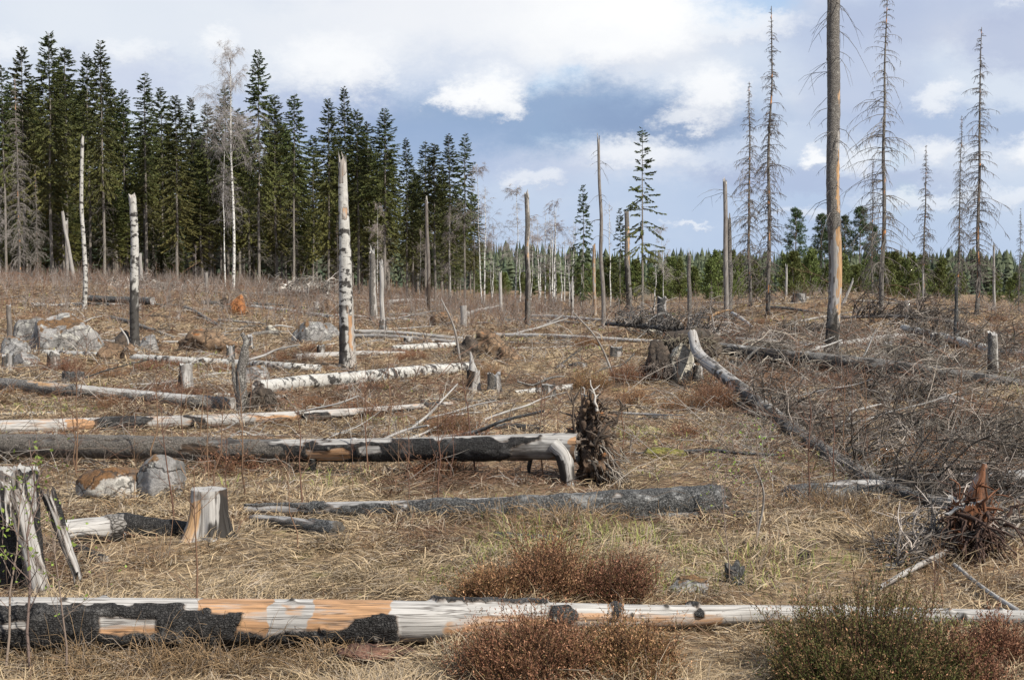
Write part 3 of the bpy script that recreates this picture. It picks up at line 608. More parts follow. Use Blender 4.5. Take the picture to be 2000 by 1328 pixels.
# birches
BIR = [bare_birch(201, 20, .165, 4.4, 40, .5, 16), bare_birch(202, 14, .075, 2.6, 22, .35, 12, up=58), bare_birch(203, 12, .06, 2.4, 26, .3, 12, (.25, .22, .21)), bare_birch(204, 10, .05, 2.0, 22, .3, 10, (.24, .2, .19))]
for px, ty, D, k, s, lb in [(456, 106, 84, 0, .85, 'tall white birch with bare crown in front of the dark spruces'), (441, 255, 86, 1, .9, 'slimmer white birch just left of the tall white birch'), (942, 320, 92, 2, 1., 'bare birch at the right end of the spruce forest'), (1003, 362, 92, 2, 1.25, 'bare grey birch left of the dark burnt snag in mid clearing'), (1037, 425, 96, 3, 1.2, 'small bare birch right behind the dark burnt snag'),
                             (1085, 396, 90, 3, 1.25, 'bare birch with open fan crown between snag and small green spruce'), (1113, 470, 88, 3, .7, 'thin leaning bare birch left of the small green spruce'), (738, 400, 78, 3, .8, 'forked pale birch sapling tree by the twin grey snags'), (880, 420, 96, 3, .8, 'thin pale birch inside the right part of the forest'), (960, 440, 94, 3, .7, 'thin bare birch second from the forest end'), (1296, 440, 90, 2, 1.1, 'bare bushy birch right of the half dead spruce'), (1390, 560, 70, 3, .9, 'small bare birch bush beside the paired grey snags'), (2, 360, 96, 1, .8, 'white birch trunk at the left border of the picture'), (384, 480, 86, 3, .5, 'short thin broken birch in front of the dark forest'), (820, 450, 98, 3, .7, 'slim pale birch at the forest edge by the tall grey pole')]:
    b = on(px, D); H = P(px, ty, D)[2] - b[2]; H0 = [20, 14, 12, 10][k]; place(BIR[k], 'birch_tree', lb, 'tree', 'bare birches', b, px * .37, (s * H / H0, s * H / H0, H / H0))
POLEM = [(700, 'thick birch snag'), (740, 'twin grey snags'), (835, 'spiky tall pole'), (905, 'forest end'), (1030, 'burnt pole snag'), (1085, 'fan-crowned birch'), (1138, 'small lone spruce'), (1170, 'tallest slim pole'), (1225, 'blackened pole'), (1255, 'half dead spruce'), (1345, 'splinter-tipped snag')]
rngP = RNG(15); _pl = {}; THIN = [bare_birch(205, 8, .055, .9, 7, .55, 3), bare_birch(206, 8, .045, .7, 5, .6, 3)]
for i in range(22):
    px = rngP.uniform(930, 1340); D = rngP.uniform(84, 118); H = rngP.uniform(3.2, 8); a, t = min(POLEM, key=lambda q: abs(q[0] - px)); rel = 'just left of' if px < a - 8 else 'just right of' if px > a + 8 else 'right behind'
    lb = f'thin bare birch stem {rel} the {t}'; _pl[lb] = _pl.get(lb, 0) + 1; lb += ['', ', a second one', ', a third one'][min(2, _pl[lb] - 1)]
    place(THIN[i % 2], 'birch_tree', lb, 'tree', 'thin bare birch stems', on(px, D), i, (1, 1, H / 8))
# half-dead spruce, small green spruces, distant pines
SMALL = [live_spruce(131, 12, .12, 1.5, .55, .1, 16), live_spruce(132, 16, .16, 1.8, 1.0, .75, 90)]
for px, ty, D, k, wsc, lb in [(1138, 360, 88, 0, .8, 'small narrow green spruce standing alone in mid clearing'), (1210, 405, 88, 0, .75, 'small green spruce beside the grey burnt snag'), (1255, 246, 74, 1, .95, 'sparse half dead spruce with thin brownish needles')]:
    b = on(px, D); H = P(px, ty, D)[2] - b[2]; s = H / [12, 16][k]; place(SMALL[k], 'spruce_tree', lb, 'tree', None, b - [0, 0, .1], .4, (s * wsc, s * wsc, s))
PIN = [tall_pine(141, 18, .42, 2.6), tall_pine(142, 18, .5, 2.4)]
for px, ty, D, k, lb in [(1553, 410, 165, 0, 'lone dark green pine left of the tallest bare trunk'), (1603, 420, 168, 1, 'green pine partly hidden by the tall bare trunk, left of it'), (1648, 424, 172, 0, 'green pine close right of the tall bare trunk'), (1678, 406, 165, 1, 'green pine between bare trunk and dead spruce'), (1703, 440, 185, 0, 'smaller green pine behind the big dead spruce'), (1610, 455, 200, 1, 'low crowned distant pine behind the tall bare trunk')]:
    b = on(px, D); H = P(px, ty, D)[2] - b[2]; s = H / 18; place(PIN[k], 'pine_tree', lb, 'tree', 'tall green pines', b, px, s)
YP = [young_pine(150 + i, 4.5, 1.3) for i in range(4)]
for i in range(110):
    px = [rngF.uniform(1170, 2080), rngF.uniform(1300, 1900), rngF.uniform(930, 1320)][i % 3 if i % 6 else 1]; D = rngF.uniform(108, 150); b = on(px, D)
    ty = np.interp(px, [930, 1150, 1250, 1400, 1600, 1750, 1900, 2080], [540, 522, 502, 496, 504, 508, 522, 535]) + rngF.uniform(-12, 34); H = max(2.2, P(px, ty, D)[2] - b[2]); s = H / 4.5; ws = s * rngF.uniform(.8, 1.2)
    place(YP[i % 4], 'young_pine', 'bushy young green pine in the stand ' + min((abs(px - a), t) for a, t in [(940, 'right of the forest end'), (1030, 'behind the burnt pole snag'), (1085, 'behind the fan-crowned birch'), (1138, 'behind the small lone spruce'), (1170, 'behind the tallest slim pole'), (1225, 'behind the blackened pole'), (1255, 'behind the half dead spruce'), (1345, 'behind the splinter-tipped snag'), (1420, 'behind the paired grey snags'), (1466, 'behind the shorter left dead spruce'), (1500, 'behind the very tall dead spruce'), (1553, 'below the lone tall pine'), (1630, 'behind the thick bare trunk'), (1678, 'below the tall pine group'), (1722, 'behind the wide drooping dead spruce'), (1804, 'behind the smaller lone dead spruce'), (1868, 'behind the thin right dead spruce'), (1907, 'behind the far right tall dead spruce'), (1990, 'at the right border')])[1], 'tree', 'young pines behind the clearing', b, rngF.rand() * 6.28, (ws, ws, s))
# far forest: one mass
def far_forest():
    mb = MB(); rng = RNG(61); n = 2900; Dn = rng.uniform(230, 640, n) ** 1.0; px = rng.uniform(-500, 2500, n); lf = rng.rand(n) < .13; Dn = np.where(lf, rng.uniform(160, 225, n), Dn); px = np.where(lf, rng.uniform(-300, 900, n), px)
    x = (px - 1000) / F * Dn; keep = ~((px < 940) & (Dn < 240) & ~lf); x, Dn, px, lf = x[keep], Dn[keep], px[keep], lf[keep]; n = len(x); z0 = zg(x, Dn)
    ty = np.interp(px, [-500, 900, 1040, 1130, 1250, 1350, 1500, 1700, 1850, 2000, 2500], [500, 474, 474, 484, 492, 486, 488, 492, 486, 490, 488]) + rng.gamma(1.5, 14, n) - 6 + 22 * (Dn < 330)
    ty = np.where(lf, np.interp(px, [-300, 250, 560, 900], [250, 330, 380, 440]) + rng.uniform(0, 70, n), ty)
    H = np.clip(CH + (HZ - ty) / F * Dn - z0, 6, 24); Wd = H * rng.uniform(.10, .17, n); pine = rng.rand(n) < .45
    L = 9; t = np.linspace(0, 1, L)[:-1]; m = 7; a = np.arange(m) * 2 * np.pi / m
    lay = np.arange(L - 1); tt = (lay + .0) / (L - 1)
    A = a[None, None] + rng.rand(n, L - 1, 1) * 6.28; rj = rng.uniform(.6, 1.25, (n, L - 1, m))
    prof = np.where(pine[:, None], np.sin(np.clip(tt * 2.6 + .45, 0, 3.1))[None], (1 - (1 - tt)[::-1])[None] * 0 + np.clip(tt * 1.1 + .12, 0, 1)[None])
    R = Wd[:, None, None] * prof[:, :, None] * rj
    ztop = z0[:, None] + H[:, None] * (1 - tt[None] * .78); zb = ztop - H[:, None] * .17
    apex = np.stack([np.repeat(x[:, None], L - 1, 1), np.repeat(Dn[:, None], L - 1, 1), ztop], -1)
    rim = np.stack([x[:, None, None] + R * np.cos(A), Dn[:, None, None] + R * np.sin(A), zb[:, :, None] + rng.uniform(-.5, .3, (n, L - 1, m)) * H[:, None, None] * .06], -1)
    V = np.concatenate([apex[:, :, None], rim], 2).reshape(-1, 3); B = (np.arange(n * (L - 1)) * (m + 1))[:, None]
    k = np.arange(m); T = np.stack([np.broadcast_to(B, (len(B), m)), B + 1 + k, B + 1 + (k + 1) % m], -1).reshape(-1, 3)
    base = np.where(pine[:, None], [.056, .066, .036], [.036, .050, .028]) * rng.uniform(.7, 1.35, (n, 1));
    c = np.repeat(base, (L - 1) * (m + 1), 0) * rng.uniform(.8, 1.2, (len(V), 1)); mb.add(V, t=T, c=c)
    st = np.stack([np.stack([x, Dn, z0 - .5], -1), np.stack([x, Dn, z0 + H * .8], -1)], 1); mb.tubes(st, (H * .010)[:, None] * np.array([1, .5]), 3, (.17, .11, .07))
    single('far_forest', mb.mesh('far_forest', M_NEEDLE, False), 'distant dark conifer forest along the horizon', 'forest', kind='stuff')
far_forest()
def brush():
    """bare birch brush and dry stems between the clearing and the trees"""
    mb = MB(); rng = RNG(62); n = 6500; px = rng.uniform(-150, 2150, n); px = np.where((px > 1150) & (rng.rand(n) < .5), rng.uniform(-150, 1100, n), px); D = 45 + 70 * rng.rand(n) ** .7; x = (px - 1000) / F * D; z = zg(x, D)
    L = rng.gamma(3, .42, n) * np.where(px > 900, .42, .5); d = nrm(np.column_stack([rng.normal(0, .28, n), rng.normal(0, .28, n), np.ones(n)]))
    c = np.where(rng.rand(n)[:, None] < .5, [.20, .135, .09], [.27, .235, .205]) * rng.uniform(.6, 1.3, (n, 1))
    K = 4; s = np.linspace(0, 1, K); p = np.column_stack([x, D, z])[:, None] + L[:, None, None] * s[None, :, None] * d[:, None] + np.cumsum(rng.normal(0, .05, (n, K, 3)), 1)
    mb.tubes(p, .011 * (1.2 - s)[None].repeat(n, 0), 3, c)
    sp = p[:, 1:3].reshape(-1, 3); sp = np.repeat(sp, 2, 0); dd = nrm(rng.normal(0, .5, sp.shape) + UP); l = rng.uniform(.2, .7, len(sp))[:, None]
    mb.tubes(np.stack([sp, sp + dd * l * .5, sp + dd * l + rng.normal(0, .06, sp.shape)], 1), np.array([.007, .006, .004])[None].repeat(len(sp), 0), 3, np.repeat(c, 4, 0))
    single('bare_brush', mb.mesh('bare_brush', M_TWIG), 'leafless brown brush along the far side of the clearing', 'brush', kind='stuff')
brush()
# ---------------------------------------------------------------- standing dead spruces on the right
DS = [(dead_spruce(301, 14, .85, dens=1.1), 14), (dead_spruce(302, 12, .9, dens=1.1), 12), (dead_spruce(303, 14, 1.25, dens=.72, sub=7), 14), (dead_spruce(304, 10, .8), 10), (dead_spruce(305, 13, 1.05, dens=.9), 13), (dead_spruce(306, 18, 1.5, low=.1, dens=.8, charred=False, col=(.22, .20, .18), sub=10), 18)]
for px, ty, D, k, ws, lb in [(1500, 12, 56, 0, 1., 'very tall slender dead spruce left of the thick bare trunk'), (1466, 158, 60, 1, 1., 'dead spruce standing just left of the taller slender dead spruce'), (1722, -40, 54, 2, 1., 'tall dead spruce with wide drooping branches right of the thick trunk'), (1704, 308, 66, 1, .8, 'shorter dead spruce half hidden by the wide drooping dead spruce'), (1804, 282, 68, 3, 1., 'smaller dead spruce standing alone between the two tallest right ones'), (1868, 224, 60, 1, .75, 'thin dead spruce close left of the tall far right dead spruce'), (1907, 52, 57, 4, 1., 'tall dead spruce near the right border with dense drooping branches'), (1990, 405, 72, 3, .8, 'small dead spruce at the right border of the picture'), (40, 150, 92, 5, 1., 'grey dead spruce with fine hanging branches at the forest left end'), (75, 330, 94, 5, .8, 'lower grey dead spruce beside the forest left end one'), (660, 420, 96, 3, .7, 'thin dead spruce behind the thick broken birch snag')]:
    b = on(px, D); H = P(px, ty, D)[2] - b[2]; pr, H0 = DS[k]; s = H / H0
    place(pr, 'dead_spruce', lb, 'tree', 'dead standing spruces', b - [0, 0, .05], px * .71, (s * ws, s * ws, s))
# ---------------------------------------------------------------- snags (broken standing trunks)
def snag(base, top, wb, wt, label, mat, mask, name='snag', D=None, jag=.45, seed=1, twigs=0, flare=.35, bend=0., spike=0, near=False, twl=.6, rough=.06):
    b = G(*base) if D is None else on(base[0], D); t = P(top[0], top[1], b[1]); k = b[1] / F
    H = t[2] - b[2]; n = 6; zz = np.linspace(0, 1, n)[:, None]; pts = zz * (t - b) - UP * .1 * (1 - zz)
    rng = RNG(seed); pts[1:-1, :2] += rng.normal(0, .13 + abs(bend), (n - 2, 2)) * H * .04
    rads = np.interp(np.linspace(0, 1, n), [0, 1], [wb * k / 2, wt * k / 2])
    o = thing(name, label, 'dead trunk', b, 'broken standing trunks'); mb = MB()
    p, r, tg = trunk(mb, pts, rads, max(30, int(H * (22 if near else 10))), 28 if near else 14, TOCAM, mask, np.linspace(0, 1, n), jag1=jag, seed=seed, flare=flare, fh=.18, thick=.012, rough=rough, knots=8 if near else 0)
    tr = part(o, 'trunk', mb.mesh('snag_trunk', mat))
    if spike:
        sm = MB(); sp = t - b; sm.tubes(np.array([[sp + [r[-1] * .5, 0, -.3], sp + [r[-1] * .3, 0, spike * .5], sp + [-r[-1] * .3, 0, spike]]]), np.array([[r[-1] * .5, r[-1] * .3, .004]]), 5, (0, .2, .1)); part(tr, 'splinter', sm.mesh('snag_splinter', mat))
    if twigs:
        tm = MB(); h = rng.uniform(.3, .98, twigs) * H; a = rng.rand(twigs) * 6.283; el = rng.normal(.1, .25, twigs); q = np.linspace(0, 1, len(p))
        bp = np.stack([np.interp(h, p[:, 2], p[:, j]) for j in range(3)], -1)
        branches(tm, bp, np.column_stack([np.cos(a) * np.cos(el), np.sin(a) * np.cos(el), np.sin(el)]), rng.uniform(.25, 1, twigs) * twl, .011, rng, .7, 6, 2, .4, .6, .15, (.12, .11, .1))
        part(tr, 'branch_stub_whorl', tm.mesh('snag_twigs', M_TWIG), 'stuff')
    return o, b, p, r
R_, G_, B_ = 0, 1, 2
big = boxmask((1, 0, 0), [(0, .36, .46, 10, 100, 0), (1, .36, .46, 10, 110, .9), (0, .47, .55, 20, 90, 0), (1, .30, .40, 20, 100, .7), (0, .10, .33, -25, 180, 0), (1, .15, .34, 5, 100, 1.), (0, .06, .16, -5, 70, 0), (1, .08, .15, -5, 70, 1.), (0, .12, .33, -70, -20, 0), (0, .60, .66, 30, 90, 0), (1, .60, .66, 30, 90, .7), (0, -.1, .075, -180, 60, 1), (2, -.1, .085, -180, 50, 1)], .03, 12)
snag((1624, 694), (1632, -120), 25, 22, 'thick tall bare trunk with orange wood patches and blackened foot', M_LOGBARK, big, D=33, seed=11, twigs=46, near=True, twl=1.3)
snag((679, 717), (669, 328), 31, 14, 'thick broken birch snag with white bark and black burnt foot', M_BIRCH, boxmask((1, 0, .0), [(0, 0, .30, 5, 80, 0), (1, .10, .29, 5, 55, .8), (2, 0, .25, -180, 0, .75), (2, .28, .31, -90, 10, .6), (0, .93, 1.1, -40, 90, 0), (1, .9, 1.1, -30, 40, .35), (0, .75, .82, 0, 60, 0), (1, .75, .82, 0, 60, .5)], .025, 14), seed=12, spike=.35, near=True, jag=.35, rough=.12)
snag((264, 680), (259, 390), 17, 12, 'slim pale birch snag rising from stones, dark lower half', M_BIRCH, boxmask((1, 0, 0), [(2, -.1, .5, -180, 180, .8)], .12, 30), seed=13, jag=.22, rough=.1, flare=.6)
snag((165, 604), (161, 276), 8, 5, 'tall thin white birch pole in front of the spruces', M_BIRCH, flat(1), seed=14, jag=.3, rough=.12)
snag((147, 560), (123, 420), 8, 6, 'leaning grey broken pole near the forest left end', M_LOGBARK, flat(.2), D=86, seed=15)
snag((133, 555), (130, 440), 7, 6, 'upright grey broken pole beside the leaning one', M_LOGBARK, flat(.3), D=88, seed=16)
snag((276, 570), (274, 504), 8, 6, 'short grey pole stump before the dark forest', M_LOGBARK, flat(.2), D=80, seed=17)
snag((404, 572), (403, 543), 8, 7, 'stubby grey broken stump at the forest edge', M_LOGBARK, flat(.3), D=78, seed=18)
snag((730, 628), (727, 500), 16, 9, 'thick grey broken snag, left one of a close pair', M_LOGBARK, boxmask((.9, 0, 0), [(0, 0, 1, 30, 100, 0)], .1, 20), seed=19, jag=.4, spike=.3, flare=.5)
snag((747, 645), (745, 530), 9, 8, 'slim smooth grey snag, right one of a close pair', M_LOGBARK, flat(0), seed=20)
snag((838, 613), (833, 400), 8, 6, 'tall dark pole with spiky broken top in front of the forest', M_LOGBARK, boxmask((.4, .3, 0), [(2, 0, .35, -180, 180, .9)], .05, 30), seed=21, twigs=6, spike=.4)
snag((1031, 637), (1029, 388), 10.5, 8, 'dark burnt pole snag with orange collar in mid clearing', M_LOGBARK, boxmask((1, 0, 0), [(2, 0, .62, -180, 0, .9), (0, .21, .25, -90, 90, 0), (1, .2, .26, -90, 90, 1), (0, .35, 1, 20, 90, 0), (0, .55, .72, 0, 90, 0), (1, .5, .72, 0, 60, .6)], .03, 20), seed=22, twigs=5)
snag((1179, 640), (1169, 281), 9, 5, 'tallest slim pole snag standing in mid clearing', M_LOGBARK, flat(.35, .25), seed=23, twigs=22, twl=.9)
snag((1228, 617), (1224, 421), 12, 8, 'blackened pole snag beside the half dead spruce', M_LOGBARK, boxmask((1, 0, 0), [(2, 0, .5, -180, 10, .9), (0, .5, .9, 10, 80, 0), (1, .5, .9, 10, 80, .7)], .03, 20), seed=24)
snag((1162, 608), (1160, 490), 7, 6, 'short slim pole snag left of the tallest slim pole', M_LOGBARK, boxmask((.2, .5, 0), [], .1, 20), D=74, seed=25)
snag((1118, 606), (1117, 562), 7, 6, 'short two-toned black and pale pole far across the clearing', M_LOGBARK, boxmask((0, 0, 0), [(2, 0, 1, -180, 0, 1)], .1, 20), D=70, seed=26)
snag((978, 598), (977, 540), 7, 6, 'short grey broken pole by the thin birches', M_LOGBARK, flat(.1), D=76, seed=27)
snag((1419, 634), (1416, 364), 10, 8, 'grey broken snag with arching side twigs, taller of a pair', M_LOGBARK, boxmask((.3, 0, 0), [(2, 0, .3, -180, -40, .5)], .05, 20), seed=28, twigs=10, spike=.3, twl=1.4)
snag((1426, 624), (1424, 436), 9, 7, 'grey broken snag, shorter one standing behind its twin', M_LOGBARK, flat(.6), D=60, seed=29, twigs=4)
snag((1349, 646), (1346, 512), 9, 6, 'weathered snag with thin splinter tip left of the paired snags', M_LOGBARK, flat(.5), D=46, seed=30, spike=.5)
snag((1293, 648), (1293, 584), 19, 17, 'short charred stump snag with bright orange split wood', M_LOGCHAR2, boxmask((1, 0, 0), [(0, -.1, .62, 5, 75, 0), (1, -.1, .66, 5, 75, 1), (0, .6, 1, 35, 110, 0)], .06, 12), D=44, seed=31, jag=.12)
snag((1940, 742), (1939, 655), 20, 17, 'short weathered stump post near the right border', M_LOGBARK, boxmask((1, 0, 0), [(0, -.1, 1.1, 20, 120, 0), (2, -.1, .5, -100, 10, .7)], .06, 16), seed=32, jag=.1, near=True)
snag((1871, 690), (1868, 582), 13, 4, 'small jagged burnt snag with orange foot on the right', M_LOGCHAR2, boxmask((1, 0, 0), [(0, 0, .25, -30, 70, 0), (1, 0, .25, -30, 70, 1), (0, .4, .6, 0, 60, 0), (1, .4, .6, 0, 60, .8)], .04, 14), D=35, seed=33, spike=.35, twigs=5)
snag((1536, 580), (1536, 525), 5, 4, 'thin pale pole on the mound before the young pines', M_LOGBARK, flat(0), D=70, seed=34)
snag((1645, 605), (1662, 558), 7, 4, 'short leaning grey snag on the low mound', M_LOGBARK, flat(0), D=58, seed=35)
snag((1943, 600), (1941, 490), 6, 4, 'thin pale broken pole by the right dead spruces', M_LOGBARK, flat(.2), D=66, seed=36)
snag((906, 640), (905, 598), 11, 13, 'grey stump post with flat cap in mid clearing', M_LOGBARK, flat(.2), seed=37, jag=.05)
snag((18, 640), (17, 600), 11, 9, 'grey stump post beside the left rock outcrop', M_LOGBARK, flat(.4), D=36, seed=38, jag=.1)
snag((1803, 605), (1803, 540), 4, 3, 'thin grey pole behind the right tangle of branches', M_LOGBARK, flat(.2), D=64, seed=39)
snag((1345, 600), (1345, 560), 5, 4, 'small grey pole behind the charred stump snag', M_LOGBARK, flat(.2), D=66, seed=40)
# ---------------------------------------------------------------- lying logs
def lying(pp, label, mat, mask=None, lift=0., name='fallen_log', seed=1, res=40, nseg=24, jag=(.05, .05), knots=0, br=None, group='fallen logs', rough=.05, thick=.012, cap=(0, .25, .15), crooked=0.):
    """pp: (px, py of the axis, diameter in px[, depth])"""
    C, Rr, S = [], [], []
    for q in pp:
        px, py, d = q[:3]
        if len(q) > 3: c = P(px, py, q[3]); r = d * q[3] / F / 2
        else: g = G(px, py + d * .5); r = d * g[1] / F / 2; c = g + UP * (r * .97 + lift)
        C.append(c); Rr.append(r); S.append(px)
    C = np.array(C); org = C[0].copy(); org[2] = float(zg(org[0], org[1])); 
    o = thing(name, label, 'fallen tree' if br else 'log', org, group); mb = MB()
    Ln = np.linalg.norm(np.diff(C, axis=0), axis=1).sum()
    if crooked and len(C) == 2:
        C = np.array([C[0], C[0] * .66 + C[1] * .34 + [0, crooked, crooked * .4], C[0] * .3 + C[1] * .7 - [0, crooked * .6, -crooked * .3], C[1]]); Rr = np.interp([0, .34, .7, 1], [0, 1], Rr); S = list(np.interp([0, .34, .7, 1], [0, 1], S))
    p, r, tg = trunk(mb, C - org, Rr, max(12, int(Ln * res)), nseg, UP, mask or flat(.9), S, jag[0], jag[1], rough, thick, seed, knots=knots, cap=cap)
    tr = part(o, 'trunk', mb.mesh('log', mat))
    if br:
        n, L, up, col = br; rng = RNG(seed + 3); i = rng.randint(int(len(p) * (.32 if seed == 81 else .1)), len(p) - 1, n); a = rng.uniform(-1.9, .3 if seed == 81 else .8, n) * up
        if seed in (82, 83): a = np.where(rng.rand(n) < .7, -rng.uniform(.9, 2.1, n), rng.uniform(1.1, 1.9, n))
        side = nrm(np.cross(tg[i], UP)); d = nrm(side * np.sin(a)[:, None] + UP * np.cos(a)[:, None] + tg[i] * rng.uniform(.1, .9, (n, 1)))
        bm = MB(); fl = lambda x, y: zg(x + org[0], y + org[1]) - org[2]
        branches(bm, p[i], d, L * rng.uniform(.3, 1.1, n), np.maximum(.009, .00048 * (p[i][:, 1] + org[1])), rng, .5, 6, 5, .38, .3, .28, np.asarray(col) * rng.choice([.4, .6, .9, 1.2, 1.4, 3.0], (n, 1)), 4, fl)
        part(tr, 'branch_tangle', bm.mesh('log_branches', M_TWIG), 'stuff')
    return o, org, p, r
GT = (.088, .075, .064); LT = (.24, .222, .20)
fore = boxmask((0, .12, 0), [(1, 395, 545, -180, 180, .95), (1, 615, 755, -180, 180, .85), (1, 545, 615, 20, 70, .55), (1, 860, 1400, 62, 180, .5), (0, -300, 360, 34, 180, 1), (0, 300, 400, 52, 180, 1), (0, 390, 470, 62, 180, 1), (0, 470, 640, 100, 180, 1), (0, 20, 900, -180, -60, 1),
    (0, -300, 72, 66, 92, 0), (0, 198, 318, 62, 100, 0), (1, 190, 330, 85, 110, 1), (0, 690, 776, 62, 180, 1), (0, 640, 700, 92, 180, 1), (0, 845, 990, -60, 8, 1), (0, 985, 1075, -60, 26, 1), (0, 1060, 1110, 28, 100, 1), (0, 1182, 1204, 0, 100, 1), (0, 1345, 1360, -60, 80, 1)], 13, 10, .8, 1.1)
fo, forg, _, _ = lying([(-330, 1220, 106), (0, 1224, 101), (430, 1221, 90), (700, 1220, 82), (845, 1221, 78), (1060, 1213, 56), (1300, 1212, 44), (1500, 1208, 36), (1760, 1211, 33), (1990, 1215, 29)], 'long foreground log, silver and orange wood with black charred bark', M_LOGCHAR, fore, seed=41, res=70, nseg=64, knots=26, lift=.03, rough=.045, thick=.022)
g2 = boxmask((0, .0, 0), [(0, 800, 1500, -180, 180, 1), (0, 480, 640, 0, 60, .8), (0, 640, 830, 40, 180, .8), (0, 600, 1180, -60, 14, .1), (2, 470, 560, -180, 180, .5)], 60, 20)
lying([(482, 993, 20), (940, 994, 46), (1402, 976, 56)], 'grey charred log with alligator cracking below the root-plate log', M_LOGCHAR2, g2, seed=42, res=60, nseg=48, jag=(.02, .06))
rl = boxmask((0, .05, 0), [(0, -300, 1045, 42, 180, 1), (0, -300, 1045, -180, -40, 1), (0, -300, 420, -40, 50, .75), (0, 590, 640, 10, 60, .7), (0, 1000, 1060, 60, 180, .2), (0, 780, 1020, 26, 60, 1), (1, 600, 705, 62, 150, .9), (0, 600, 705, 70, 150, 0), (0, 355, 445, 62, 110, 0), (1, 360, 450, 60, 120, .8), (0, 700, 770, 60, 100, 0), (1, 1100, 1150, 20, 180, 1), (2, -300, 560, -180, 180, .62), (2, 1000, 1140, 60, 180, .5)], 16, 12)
ro, rorg, rp, rr_ = lying([(-80, 868, 38, 15.0), (200, 872, 42, 14.4), (450, 878, 42, 13.9), (700, 878, 43, 13.4), (950, 874, 48, 12.95), (1060, 872, 52, 12.8), (1128, 874, 58, 12.7)], 'blackened log propped off the ground by its upturned root plate', M_LOGCHAR, rl, name='uprooted_tree', seed=43, res=60, nseg=48, jag=(.03, .02), knots=10)
def rootplate():
    rng = RNG(431); D = 12.7; big_n = [0]; L = lambda px, py, d=D: P(px, py, d) - rorg
    for pts, ra in [([(1085, 868), (1100, 885), (1107, 915), (1111, 945), (1115, 972)], None)]:
        m = MB(); trunk(m, np.array([L(x, y, D - q) for (x, y), q in zip(pts, (.0, .05, .085, .09, .09))]), [.09, .09, .075, .06, .05], 28, 18, TOCAM, boxmask((0, 0, 0), [(2, .2, 1.1, 30, 180, 1), (2, .5, 1.1, -180, -30, .7)], .1, 20), seed=4, rough=.2, ribs=.1); part(ro, 'root', m.mesh('prop_root', M_LOGBARK), label='pale grey prop root reaching the ground')
    def spread(n, x, y, sx, sy, dirs, l0, l1, r0, r1, name, col, drp, k=5, nm='root_fringe'):
        h = MB(); base = np.array([L(x + rng.normal(0, sx), y + rng.normal(0, sy), D + rng.normal(.05, .09)) for _ in range(n)]); d = np.asarray(dirs) + rng.normal(0, .25, (n, 3)); ln = rng.uniform(l0, l1, n)
        if name == 'up_roots': off = base[:, 0] - L(1157, 800)[0]; d[:, 0] -= off * 3.2; ln *= np.clip(1.15 - np.abs(off) * 5, .25, 1.1)
        d = nrm(d)
        rr = rng.uniform(r0, r1, n)
        if name == 'antler_roots':
            for j in range(n): h = MB(); branches(h, base[j:j + 1], d[j:j + 1], ln[j:j + 1], rr[j:j + 1], rng, drp, 7, 3, .4, .1, .4, col, 6); part(ro, 'root', h.mesh(name, M_TWIG))
        else: branches(h, base, d, ln, rr, rng, drp, 7, 6, .4, .35, .35, col, k); part(ro, nm, h.mesh(name, M_TWIG))
    spread(34, 1152, 872, 20, 16, (.03, 0, 1), .25, .58, .014, .036, 'up_roots', (.10, .078, .06), .05)
    spread(5, 1160, 800, 4, 8, (.0, 0, 1), .14, .28, .016, .02, 'antler_roots', (.36, .34, .32), -.1)
    spread(40, 1172, 890, 14, 22, (.7, -.3, -.3), .1, .34, .006, .014, 'side_roots', (.16, .14, .12), .4)
    spread(46, 1168, 905, 13, 14, (.15, -.1, -1), .12, .32, .010, .028, 'down_roots', (.055, .046, .04), .2)
    s = MB()
    for (x, y, sx, sy, dz) in [(1166, 905, .16, .27, .06), (1152, 858, .18, .19, .1), (1156, 812, .10, .20, .1)]:
        v, f = ICO5; v = v * (1 + .9 * fbm(v * 3.2, 5, x))[:, None] * [sx, .15, sy] + L(x, y, D + dz); s.add(v, t=f)
    part(ro, 'root_plate', s.mesh('root_plate', rock_mat('brown_root_soil', (.045, .03, .022), (.13, .085, .055), (.26, .11, .04), .12)), label='dark soil clump of upturned roots')
    for x, y0, y1, w0 in [(613, 896, 952, .035), (1036, 896, 942, .014)]:
        e = MB(); pt = np.array([L(x, y0, 13.5 if x < 700 else 12.85), L(x - 3, (y0 + y1) / 2, 13.5 if x < 700 else 12.85), L(x + 3, y1, 13.5 if x < 700 else 12.85)]); trunk(e, pt, [w0, w0 * .7, w0 * .4], 16, 8, TOCAM, flat(1), rough=.5, seed=x)
        part(ro, 'hanging_char', e.mesh('char_strips', M_LOGCHAR))
rootplate()
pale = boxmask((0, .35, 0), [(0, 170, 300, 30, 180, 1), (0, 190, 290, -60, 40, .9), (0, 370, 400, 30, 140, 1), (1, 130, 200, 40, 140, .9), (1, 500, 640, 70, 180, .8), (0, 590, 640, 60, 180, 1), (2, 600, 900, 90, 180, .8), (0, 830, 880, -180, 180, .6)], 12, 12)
lying([(-120, 840, 32), (0, 836, 32), (200, 828, 27), (400, 822, 26), (600, 812, 22), (760, 800, 16), (880, 789, 11)], 'long pale barkless log sloping up behind the propped charred log', M_LOGCHAR, pale, seed=44, res=40, nseg=36)
lying([(-60, 745, 22), (90, 758, 24), (250, 772, 25), (380, 785, 27), (452, 790, 28)], 'grey-brown log ending at a spiky root clump', M_LOGBARK, boxmask((1, 0, 0), [(0, 60, 380, -30, 70, 0), (1, 60, 140, 0, 80, .6), (0, 130, 160, -180, 180, 1)], 14, 14), seed=45, res=30, nseg=28)
lying([(505, 757, 26), (600, 746, 26), (700, 738, 26), (800, 728, 24), (912, 717, 18)], 'white birch log right of the spiky root clump', M_BIRCH, flat(1), seed=46, res=30, nseg=28, rough=.12, jag=(.1, .1))
